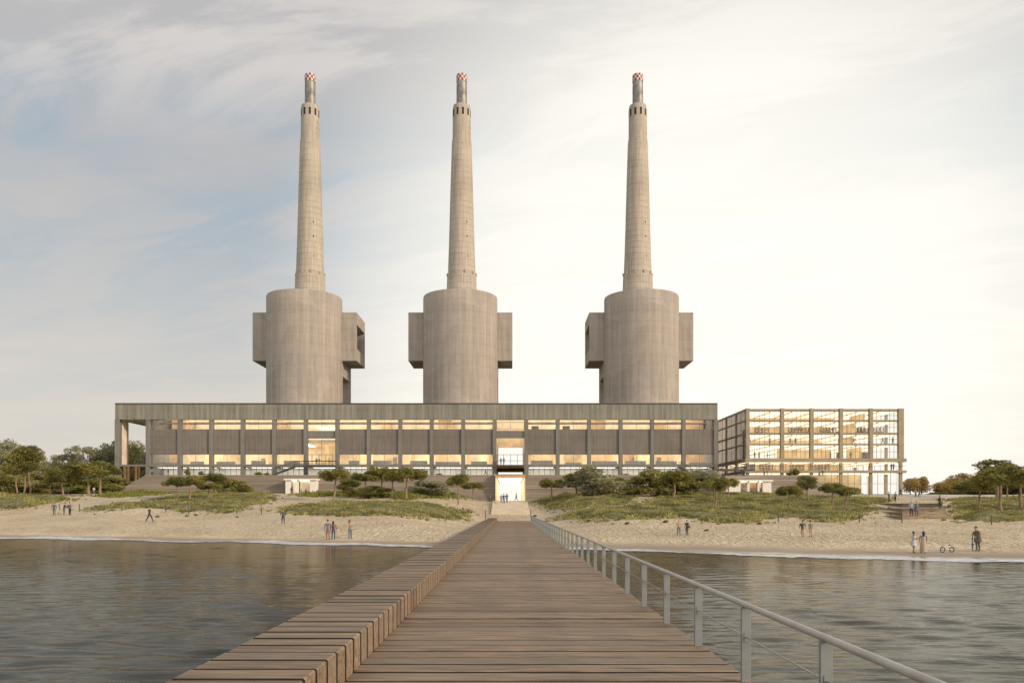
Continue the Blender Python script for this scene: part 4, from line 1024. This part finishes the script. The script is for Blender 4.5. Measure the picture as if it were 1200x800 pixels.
# planting on the terrace
for px_, tp, w, D_, lf, lab in ((220, 548, 10, 186, 'lime', 'yellow green shrub on the terrace above the left pines'), (236, 551, 10, 186, 'lime', 'low yellow shrub on the terrace, right of the taller one'), (303, 552, 14, 186, 'lime', 'pale yellow flowering shrub on the left terrace'), (313, 553, 12, 186, 'lime', 'low cream shrub next to the pale yellow one on the left terrace'),
        (733, 555, 16, 186, 'lime', 'yellow green shrub on the terrace above the right thicket'), (932, 548, 16, 184, 'lime', 'yellow shrub on the stone mound in front of the glass building'), (925, 553, 10, 184, 'lime', 'low lime shrub left of the yellow one on the stone mound'), (515, 554, 12, 186, 'lime', 'low green shrub on the terrace left of the gateway')):
    x = X(px_, D_); z = PT; H = Z(tp, D_) - z
    root, tr_, cr = proto('bush', lf, 0); r = root.copy(); r.name = 'shrub'; C.objects.link(r); r.location = (x, D_, z); w_ = w / F * D_ / 1.05; r.scale = (w_, w_, max(.6, H)); setp(r, lab, 'shrub')
    for c in (tr_, cr): d = c.copy(); C.objects.link(d); d.parent = r
# lone tufts on the sand
tuft = proto('bush', 'green', 1)
for px_, py_ in ((184.5, 606), (278, 606), (219, 605), (230, 604), (669, 612), (690, 611), (718, 614), (735, 614), (780, 612), (828, 622), (1044, 602), (1062, 606), (627, 605), (1008, 607), (890, 614)):
    x, y, z = ground(px_, py_); r = tuft[0].copy(); r.name = 'grass_tuft'; C.objects.link(r); r.location = (x, y, z - .03); w_ = random.uniform(.35, .8); r.scale = (w_, w_, w_ * .6)
    setp(r, 'small dry green tuft growing alone on the open sand', 'grass tuft', 'lone tufts on the open sand')
    for c in tuft[1:]: d = c.copy(); C.objects.link(d); d.parent = r

# ------------------------------------------------------------------ thin posts of the dune fence
PL = [(93, 590.5, 599, 'left of the long left scrub mat'), (69.5, 590, 597, 'beside the three friends at far left'), (168, 588, 594, 'in front of the walking man'), (194.5, 592, 600, 'below the first pine'), (221, 594, 602, 'below the left pine group'),
      (249, 594, 601, 'at the lower edge of the left scrub mat'), (277.6, 593.5, 602, 'right of the left scrub mat'), (306.4, 593.5, 602.5, 'in the sand gap left of the lone man'), (398, 597, 605, 'at the scrub island edge, left one'), (430, 599, 605, 'at the scrub island edge, right one'),
      (569, 597.5, 608, 'left of the pier head'), (622, 597, 606, 'right of the pier head'), (912, 604, 611.5, 'left of the backpack walkers'), (1007, 601, 612.5, 'right of the backpack walkers'), (1057, 600.5, 612.5, 'at the corner of the beach steps'), (1162, 604, 614.5, 'below the right edge pines')]
pp = None
for px_, t_, b_, lab in PL:
    x, y, z = ground(px_, b_)
    if pp is None:
        q = MB(); q.lathe(0, 0, [(.07, -.3), (.07, .95), (.05, 1.0)], 10); q.lathe(0, 0, [(.085, .80), (.085, .86)], 10); o = q.build('fence_post', M['dark_steel'], smooth=True); pp = o
    else: o = pp.copy(); C.objects.link(o)
    o.location = (x, y, z); o.scale = (1, 1, max(.7, (b_ - t_) / F * y)); setp(o, 'thin grey post standing in the sand ' + lab, 'post', 'thin posts along the dunes')

# ------------------------------------------------------------------ people
PM = {}
def pmat(col):
    k = tuple(round(c, 3) for c in col)
    if k not in PM: PM[k] = simple('cloth %d' % len(PM), k, 0.85, 0.15, 9.0)
    return PM[k]
SKIN = (0.45, 0.27, 0.18); SKIN2 = (0.22, 0.13, 0.09)
def make_person(top, bottom, hair, pose='stand', skin=SKIN, longhair=False, dress=False, coat=False, pack=False, shorts=False, fingers=True, child=False, bag=False):
    """1.75 m figure facing -Y, feet at z=0, one continuous skinned mesh"""
    J = {}; R = {}; E = []; T = {}
    def j(n, p, r, t): J[n] = Vector(p); R[n] = r; T[n] = t
    walk = pose in ('walk',); bend = .0
    hipz = .93; fwd = 0.0
    if pose == 'bow': fwd = -.10
    j('pelvis', (0, 0, hipz), .135, 'b'); j('waist', (0, fwd * .2, 1.08), .125, 't'); j('chest', (0, fwd * .6, 1.29), .150, 't'); j('neck0', (0, fwd * 1.1 + .01, 1.44), .085, 't')
    hf = fwd * 1.2 - (.06 if pose in ('bow', 'lookdown') else 0)
    j('neck', (0, hf * .9 + .01, 1.51), .052, 's'); j('head0', (0, hf - .01, 1.58), .078, 's'); j('head1', (0, hf - .012, 1.67), .088, 's'); j('head2', (0, hf, 1.72), .065, 's')
    j('nose', (0, hf - .105, 1.615), .013, 's')
    E += [('pelvis', 'waist'), ('waist', 'chest'), ('chest', 'neck0'), ('neck0', 'neck'), ('neck', 'head0'), ('head0', 'head1'), ('head1', 'head2'), ('head0', 'nose')]
    for s, n in ((-1, 'L'), (1, 'R')):
        st = (.32 * s if walk else .03 * s)
        j('hip' + n, (.095 * s, 0, .87), .098, 'b'); j('knee' + n, (.105 * s, -st * .55 - .02, .49), .065 if not shorts else .06, 'b' if not shorts else 's'); j('ank' + n, (.11 * s, -st + .03 + (.0), .09), .043, 'b' if not shorts else 's'); j('foot' + n, (.125 * s, -st - .12, .035), .036, 'f')
        if walk and s < 0: J['knee' + n].y -= .02; J['ank' + n].z += .05
        E += [('pelvis', 'hip' + n), ('hip' + n, 'knee' + n), ('knee' + n, 'ank' + n), ('ank' + n, 'foot' + n)]
        sh = (.19 * s, fwd * .9, 1.41)
        if pose == 'walk': el = (.25 * s, .10 * s, 1.14); ha = (.24 * s, .02 + .16 * s - .08, .92)
        elif pose == 'phone' : el = (.23 * s, -.02, 1.15); ha = (.10 * s + .04, -.30, 1.22)
        elif pose == 'arm_round' and s < 0: el = (-.36, .04, 1.24); ha = (-.52, -.02, 1.22)
        elif pose == 'arms_folded': el = (.25 * s, -.04, 1.16); ha = (-.03 * s, -.19, 1.17)
        elif pose == 'bow': el = (.22 * s, -.18, 1.15); ha = (.12 * s, -.36, 1.02)
        else: el = (.245 * s, .02, 1.14); ha = (.25 * s, -.06, .90)
        j('sh' + n, sh, .068, 't'); j('el' + n, el, .046, 't'); j('wr' + n, tuple(Vector(el).lerp(Vector(ha), .85)), .030, 't' if not (dress or shorts) else 's'); j('ha' + n, ha, .036, 's')
        E += [('neck0', 'sh' + n) if False else ('chest', 'sh' + n), ('sh' + n, 'el' + n), ('el' + n, 'wr' + n), ('wr' + n, 'ha' + n)]
        if fingers:
            d = (Vector(ha) - Vector(el)).normalized(); side = Vector((0, 1, 0)) if abs(d.z) > .6 else Vector((0, 0, 1)); side = (side - d * side.dot(d)).normalized(); inn = d.cross(side) * s
            for f, (o_, L) in enumerate(((-.030, .075), (-.010, .085), (.010, .080), (.030, .062))):
                a = Vector(ha) + side * o_ + d * .035; b_ = a + d * L * .55 + inn * .006; c_ = b_ + d * L * .4 + inn * .022
                j('f%d%s' % (f, n), a, .011, 's'); j('g%d%s' % (f, n), b_, .009, 's'); j('h%d%s' % (f, n), c_, .008, 's')
                E += [('ha' + n, 'f%d%s' % (f, n)), ('f%d%s' % (f, n), 'g%d%s' % (f, n)), ('g%d%s' % (f, n), 'h%d%s' % (f, n))]
            a = Vector(ha) - side * .04 + d * .0; j('t0' + n, a, .012, 's'); j('t1' + n, a - side * .02 + d * .045, .010, 's'); E += [('ha' + n, 't0' + n), ('t0' + n, 't1' + n)]
    names = list(J); idx = {n: i for i, n in enumerate(names)}
    me = bpy.data.meshes.new('person'); me.from_pydata([J[n][:] for n in names], [(idx[a], idx[b_]) for a, b_ in E], [])
    ob = bpy.data.objects.new('tmp', me); C.objects.link(ob)
    md = ob.modifiers.new('skin', 'SKIN'); md.use_smooth_shade = True; md.branch_smoothing = .4
    for n in names:
        sv = me.skin_vertices[0].data[idx[n]]; k = .9 if n in ('pelvis', 'waist', 'chest') else 1
        sv.radius = (R[n], R[n] * (.72 if n in ('chest', 'waist', 'pelvis') else 1)); sv.use_root = (n == 'pelvis')
    ss = ob.modifiers.new('sub', 'SUBSURF'); ss.levels = ss.render_levels = 1
    dg = bpy.context.evaluated_depsgraph_get(); ev = ob.evaluated_get(dg); m2 = bpy.data.meshes.new_from_object(ev); C.objects.unlink(ob); bpy.data.objects.remove(ob)
    m2.name = 'person'; m2.materials.clear()
    for c in (skin, top, bottom, (0.05, 0.045, 0.04)): m2.materials.append(pmat(c))
    segs = [(J[a], J[b_], T[b_] if b_ not in ('hipL', 'hipR') else 'b') for a, b_ in E]
    mi = {'s': 0, 't': 1, 'b': 2, 'f': 3}
    A = np.array([s_[0][:] for s_ in segs]); B = np.array([s_[1][:] for s_ in segs]); AB = B - A; L2 = (AB ** 2).sum(1) + 1e-9
    tt = np.array([mi[s_[2]] for s_ in segs])
    for p in m2.polygons:
        c = np.array(p.center); t_ = np.clip(((c - A) * AB).sum(1) / L2, 0, 1); d = ((A + AB * t_[:, None] - c) ** 2).sum(1); p.material_index = int(tt[d.argmin()]); p.use_smooth = True
    body = bpy.data.objects.new('person', m2); C.objects.link(body)
    # hair
    q = MB(); hc = J['head1'] + Vector((0, .018, .012)); n = 14; prof = []
    vs = []; fs = []; rows_ = 7
    for i in range(rows_):
        ph = (i / (rows_ - 1)) * (pi * .62)
        for k in range(n):
            a = 2 * pi * k / n; fr_ = -sin(a); rr = .097 * sin(ph) * (1 if i < 4 else .93); z = .108 * cos(ph)
            if fr_ > .3: z = max(z, .025)
            vs.append((hc.x + rr * cos(a), hc.y + rr * sin(a) * 1.08, hc.z + z))
    fs = [(i * n + k, i * n + (k + 1) % n, (i + 1) * n + (k + 1) % n, (i + 1) * n + k) for i in range(rows_ - 1) for k in range(n)]
    q.add(vs, fs)
    if longhair: q.tube([(hc.x, hc.y + .03, hc.z + .02), (hc.x, hc.y + .07, hc.z - .12), (hc.x, hc.y + .075, hc.z - .32)], [.095, .10, .06], 10)
    q.build('hair', pmat(hair), body, smooth=True)
    if dress:
        q = MB(); n = 16; pr = [(1.36, .155, .12), (1.10, .15, .115), (.95, .19, .15), (.75, .22, .19), (dress, .25, .22)]; vs = []
        for z, a, b_ in pr:
            for k in range(n): t_ = 2 * pi * k / n; vs.append((a * cos(t_) * (1 + .05 * sin(5 * t_)), b_ * sin(t_) * (1 + .05 * cos(4 * t_)), z))
        q.add(vs, [(i * n + k, i * n + (k + 1) % n, (i + 1) * n + (k + 1) % n, (i + 1) * n + k) for i in range(len(pr) - 1) for k in range(n)]); q.build('dress', pmat(top if dress > .3 else bottom), body, smooth=True)
    if coat:
        q = MB(); n = 16; pr = [(1.47, .09, .08), (1.40, .20, .13), (1.25, .215, .16), (1.02, .20, .16), (.80, .235, .20), (.66, .25, .21)]; vs = []
        for z, a, b_ in pr:
            o_ = fwd * max(0, (z - .93)) * 2
            for k in range(n): t_ = 2 * pi * k / n; vs.append((a * cos(t_), o_ + b_ * sin(t_), z))
        q.add(vs, [(i * n + k, i * n + (k + 1) % n, (i + 1) * n + (k + 1) % n, (i + 1) * n + k) for i in range(len(pr) - 1) for k in range(n)]); q.build('coat', pmat(top), body, smooth=True)
    if pack:
        q = MB(); q.lathe(0, .20, [(.02, 1.02), (.13, 1.04), (.14, 1.25), (.12, 1.38), (.03, 1.42)], 12); q.build('backpack', pmat((.05, .06, .08)), body, smooth=True)
    if bag:
        q = MB(); q.box(.20, .30, -.10, .16, .82, 1.06); q.tube([(.25, -.08, 1.05), (.08, -.16, 1.3), (-.12, -.02, 1.46), (.1, .14, 1.3), (.25, .14, 1.05)], .012, 6); q.build('shoulder_bag', pmat((.06, .05, .04)), body)
    return body
PCACHE = {}
def person(px, py, hpx, label, key, D=None, z=None, rz=0, group=None, sc_=None, **kw):
    if D is None and key in ('x', 'y', 'z'): y = STEPS[0][0] + .6 if key != 'z' else STEPS[2][0] + 1.0; x = X(px, y); zz = step_z(y)
    elif D is None: x, y, zz = ground(px, py)
    else: y = D; x = X(px, D); zz = z if z is not None else Z(py, D)
    h = hpx / F * y
    h = min(max(h, 1.55), 1.95) if not kw.get('child') else min(max(h, .95), 1.2)
    if key in PCACHE:
        src = PCACHE[key]; o = src.copy(); C.objects.link(o)
        for ch in src.children: c = ch.copy(); C.objects.link(c); c.parent = o
    else: o = make_person(**kw); PCACHE[key] = o
    s = h / 1.78; o.scale = (s * (1.2 if kw.get('child') else 1.12), s * (1.2 if kw.get('child') else 1.12), s); o.location = (x, y, zz); o.rotation_euler = (0, 0, rz)
    setp(o, label, 'person', group); return o
BK = (.035, .035, .045); NV = (.06, .08, .12); GY = (.20, .20, .21); JE = (.10, .15, .25); TAN = (.42, .30, .20); WH = (.65, .63, .6); RD = (.30, .06, .05); BR = (.06, .035, .02); GH = (.35, .33, .30)
person(63.5, 603.5, 16, 'person in navy jacket, left one of the three walkers at the far left', 'a', rz=.4, top=NV, bottom=(.10, .12, .16), hair=BK, pose='walk')
person(75, 603.5, 15, 'person in dark clothes leaning forward, middle of the three at far left', 'b', rz=2.4, top=BK, bottom=NV, hair=BR, pose='bow')
person(81.8, 603.5, 17, 'person in grey top and dark trousers, right one of the three at far left', 'c', rz=2.8, top=GY, bottom=BK, hair=BR, pack=True)
person(77.8, 580.5, 8.5, 'left person of the pair in blue on the path before the left wood', 'd', rz=2.9, top=(.1, .17, .22), bottom=NV, hair=BK, fingers=False)
person(82.2, 580.5, 8.5, 'right person of the pair in blue on the path before the left wood', 'd2', rz=-.4, top=(.12, .2, .26), bottom=BK, hair=BR, fingers=False)
person(110, 578.5, 8, 'person in white top on the path below the wide left pines', 'e', rz=.8, top=WH, bottom=GY, hair=BR, fingers=False)
person(175.2, 611.5, 20, 'man in dark suit striding to the right on the left beach', 'f', rz=1.45, top=BK, bottom=BK, hair=BR, pose='walk', coat=False)
person(331.8, 613.5, 17.5, 'person in dark grey standing alone on the sand left of the couple', 'g', rz=.3, top=(.07, .07, .08), bottom=BK, hair=BK)
person(384.2, 632.3, 24, 'man in grey jacket and rust trousers with an arm round a woman', 'h', rz=3.0, top=(.17, .18, .2), bottom=(.28, .15, .11), hair=BR, pose='arm_round')
person(390.6, 631.8, 21.5, 'woman in dark red top and navy trousers held by the man in grey', 'i', rz=3.2, top=(.12, .05, .06), bottom=NV, hair=BK, longhair=True)
person(410.2, 630.8, 22, 'woman in tan top and blue jeans walking right of the couple', 'j', rz=1.0, top=(.36, .27, .2), bottom=JE, hair=BR, pose='arms_folded', longhair=True)
person(341.5, 580, 9, 'dark figure standing in front of the bright left pavilion door', 'k', rz=.2, top=BK, bottom=BK, hair=BK, fingers=False, D=172, z=tz(X(341.5, 172), 172))
person(353, 582.5, 9, 'person in pale green beside the left pavilion', 'l', rz=.8, top=(.2, .28, .25), bottom=GY, hair=BR, fingers=False, D=158, z=tz(X(353, 158), 158))
person(358.5, 582.5, 9.5, 'person in rust red jacket beside the left pavilion', 'm', rz=-.8, top=RD, bottom=NV, hair=BK, fingers=False, D=158, z=tz(X(358.5, 158), 158))
zst = lambda D_: 2.25 + (min(D_, 160.5) - 144.5) / 1.3 * (4.55 - 2.25) / 12 + .12
for i, (px_, h_, c1, c2, lab, D_) in enumerate(((587.3, 9.5, (.25, .06, .08), NV, 'person in dark red at the left of the group on the gateway steps', 158), (590.3, 12, BK, BK, 'tallest dark figure in the group on the gateway steps', 156.5), (594, 11, NV, JE, 'person in navy at the right of the group on the gateway steps', 157.5), (605, 9.5, RD, BK, 'person in red jacket alone in the bright gateway', 166))):
    person(px_, 588, h_, lab, 'gate%d' % i, D=D_, z=(4.62 if D_ > 161 else 2.25 + int((D_ - 144.5) / 1.3) * (2.3 / 12) + .12), rz=[.5, 3.1, 2.5, -1.5][i], top=c1, bottom=c2, hair=BK, fingers=False, pose='walk' if i == 3 else 'stand')
person(573.8, 580, 8, 'small dark figure against the stone wall left of the gateway', 'n', D=177, z=tz(X(573.8, 177), 177), rz=1.0, top=(.15, .08, .1), bottom=NV, hair=BK, fingers=False)
zb_ = hz(545) + .02
for i, (px_, D_, z_, rz_, lab) in enumerate(((371, HD - 1.5, zb_, .3, 'left figure on the left hall balcony'), (374, HD - 1.2, zb_, -.5, 'second figure on the left hall balcony, close beside the first'), (385.5, HD - 1.6, zb_, 2.0, 'single dark figure at the right of the left hall balcony'),
        (587, HD - 1.5, zb_, .3, 'left figure of the pair on the balcony above the gateway'), (590.5, HD - 1.4, zb_, 2.8, 'right figure of the pair on the balcony above the gateway'),
        (178, 184, PT, .5, 'left dark figure on the terrace at the left end of the podium'), (197, 184.5, PT, 1.5, 'second dark figure on the left terrace, before the first window'), (569, 183.5, PT, 1.2, 'dark figure on the terrace left above the gateway'),
        (895.5, 181, PT - .35, 2.2, 'left dark figure talking on the stone mound terrace'), (899, 181, PT - .35, -1.9, 'right dark figure talking on the stone mound terrace'), (927, 181, PT - .35, .4, 'dark figure by the yellow shrub on the stone mound'),
        (960.5, 182, PT - .35, .2, 'left figure of the pair on top of the stone mound'), (964, 182, PT - .35, 3.0, 'right figure of the pair on top of the stone mound'))):
    key = 'dk%d' % (i % 3)
    person(px_, 545, 8.6, lab, key, D=D_, z=z_, rz=rz_, top=[BK, NV, GY][i % 3], bottom=[NV, BK, BK][i % 3], hair=BK, fingers=False, pose=['stand', 'walk', 'stand'][i % 3])
# indoors, right building: pixel column, level index (floor below)
for i, (px_, lv, lab) in enumerate(((902, 2, 'standing figure on the third floor behind the first bay of the glass building'), (876.5 + 2, 2, 'figure at the left corner column on the third floor of the glass building'), (926, 2, 'left figure behind the second bay, third floor of the glass building'), (932, 2, 'pair partner behind the second bay, third floor of the glass building'),
        (884.5, 3, 'leftmost of three figures on the second floor, first bay of the glass building'), (889.5, 3, 'middle of three figures on the second floor, first bay of the glass building'), (899, 3, 'right of three figures on the second floor, first bay of the glass building'),
        (1000.5, 2, 'figure behind the fourth bay, third floor of the glass building'), (973.5, 3, 'figure behind the third bay, second floor of the glass building'), (997, 3, 'figure behind the fourth bay, second floor of the glass building'), (1034.5, 2, 'left figure in the last bay, third floor of the glass building'), (1046, 2, 'right figure in the last bay, third floor of the glass building'))):
    person(px_, 0, 8.6, lab, 'dk%d' % (i % 3), D=BD + 1.6, z=zs[lv + 1], rz=i * 1.3)
person(1044.5, 0, 8.6, 'left of two figures on the open corner balcony of the glass building', 'dk0', D=BD + .6, z=zs[5], rz=.4)
person(1047.2, 0, 8.6, 'right of two figures on the open corner balcony of the glass building', 'dk1', D=BD + .7, z=zs[5], rz=2.4)
person(987.5, 566, 8, 'dark figure walking down the edge of the stone mound', 'dk1', D=174.8, z=tz(X(987.5, 174.8), 174.8), rz=1.3)
person(795.4, 627, 18.5, 'man in tan jacket and blue jeans, left of the pair on the right beach', 'o', rz=3.1, top=TAN, bottom=JE, hair=GH)
person(805, 627, 18, 'person in dark jacket with shoulder bag, right of the pair on the right beach', 'p', rz=-.9, top=(.06, .08, .08), bottom=(.08, .09, .10), hair=BR, bag=True)
person(940.5, 629, 18, 'person in shorts carrying a dark backpack on the right beach', 'q', rz=2.6, top=(.08, .09, .12), bottom=BK, hair=BR, pack=True, shorts=True, pose='walk')
person(950, 629, 17.5, 'person in grey green shirt and shorts beside the backpack walker', 'r', rz=3.6, top=(.17, .19, .17), bottom=(.12, .12, .11), hair=BR, shorts=True)
person(1041.7, 588, 12.5, 'slim person in dark blue left of the pair near the right building', 's', rz=.7, top=NV, bottom=NV, hair=BR, fingers=False)
person(1049.2, 588, 12, 'person in grey right of the pair near the right building', 't', rz=-1.2, top=GY, bottom=BK, hair=BR, fingers=False)
person(1055.3, 581.5, 10, 'dark leaning figure next to the right building corner', 'u', rz=1.4, top=BK, bottom=NV, hair=BK, pose='walk', fingers=False)
person(1073, 582.5, 9, 'left person of the pair on the right promenade', 'v', rz=.4, top=(.3, .3, .3), bottom=NV, hair=GH, fingers=False)
person(1077.3, 582.5, 10, 'larger dark blue person of the pair on the right promenade', 'w', rz=2.8, top=NV, bottom=BK, hair=BR, fingers=False)
def on_steps(px_, py_):
    x, y, z = ground(px_, py_); return y
person(1068, 607, 18, 'grey haired woman in pale blue top on the beach steps', 'x', rz=2.9, top=(.35, .38, .42), bottom=BK, hair=GH)
person(1074.2, 607, 19.5, 'broad man in dark grey jacket beside the woman on the beach steps', 'y', rz=3.3, top=(.11, .12, .13), bottom=(.12, .14, .17), hair=GH, coat=True)
person(1101.2, 598.5, 19, 'man in dark brown coat standing on the right of the beach steps', 'z', rz=.6, top=(.08, .06, .05), bottom=(.07, .06, .05), hair=BR)
person(1070.7, 648, 25.5, 'woman in short pale dress looking at her phone at the water edge', 'A', rz=1.3, top=(.45, .47, .52), bottom=(.3, .2, .15), hair=BK, skin=SKIN2, dress=.62, pose='phone', shorts=True)
person(1082, 648, 25.5, 'woman with long black hair and beige skirt at the water edge', 'B', rz=3.0, top=(.25, .22, .2), bottom=(.40, .32, .25), hair=BK, longhair=True, dress=.12)
person(1139.6, 645, 15, 'child in light blue shirt standing by the man in the long coat', 'Cc', rz=1.2, top=(.3, .42, .45), bottom=NV, hair=BK, skin=SKIN2, child=True)
person(1146, 645.8, 29.5, 'man in olive green coat bending his head to the child at the shore', 'Dd', rz=-1.2, top=(.12, .115, .075), bottom=(.10, .10, .08), hair=BR, coat=True, pose='bow')

# child's bicycle on the sand
x, y, z = ground(1110, 647)
bk = empty('child_bicycle', (x, y, z), 'small child bicycle with white frame, teal front and red rear lying by the shore', 'bicycle', rz=.15)
def ring(cx_, cz_, r, rt, mt, name, par):
    q = MB(); n = 24; q.tube([(cx_ + r * cos(2 * pi * k / n), 0, cz_ + r * sin(2 * pi * k / n)) for k in range(n + 1)], rt, 6, caps=False); return q.build(name, mt, par, smooth=True)
tealm = simple('teal paint', (.08, .35, .36), .4, .1); 
for s, mt in ((-1, tealm), (1, M['red'])):
    w = empty('wheel', (0, 0, 0), None, None); w.parent = bk
    ring(.36 * s, .2, .18, .028, M['dark'], 'tyre', w); ring(.36 * s, .2, .15, .014, mt, 'rim', w)
    q = MB()
    for k in range(8): q.tube([(.36 * s, 0, .2), (.36 * s + .15 * cos(k * pi / 4), 0, .2 + .15 * sin(k * pi / 4))], .005, 4)
    q.build('spokes', M['cable'], w)
q = MB(); q.tube([(-.36, 0, .2), (-.24, 0, .52)], .022, 8); q.tube([(-.27, 0, .45), (.0, 0, .22), (.36, 0, .2)], .022, 8); q.tube([(-.26, 0, .48), (.14, 0, .45), (.36, 0, .2)], .022, 8); q.tube([(0, 0, .22), (.16, 0, .5)], .02, 8); q.build('frame', M['white'], bk, smooth=True)
q = MB(); q.tube([(-.24, -.2, .56), (-.24, 0, .53), (-.24, .2, .56)], .018, 8); q.build('handlebar', M['red'], bk, smooth=True)
q = MB(); q.lathe(.17, 0, [(.02, .49), (.09, .51), (.08, .55), (.02, .56)], 12); q.build('saddle', M['red'], bk, smooth=True)
q = MB(); q.box(-.4, -.28, -.05, .05, .40, .43); q.build('mudguard', tealm, bk)
for o in bpy.data.objects:
    if '_o' in o.keys(): del o['_o']
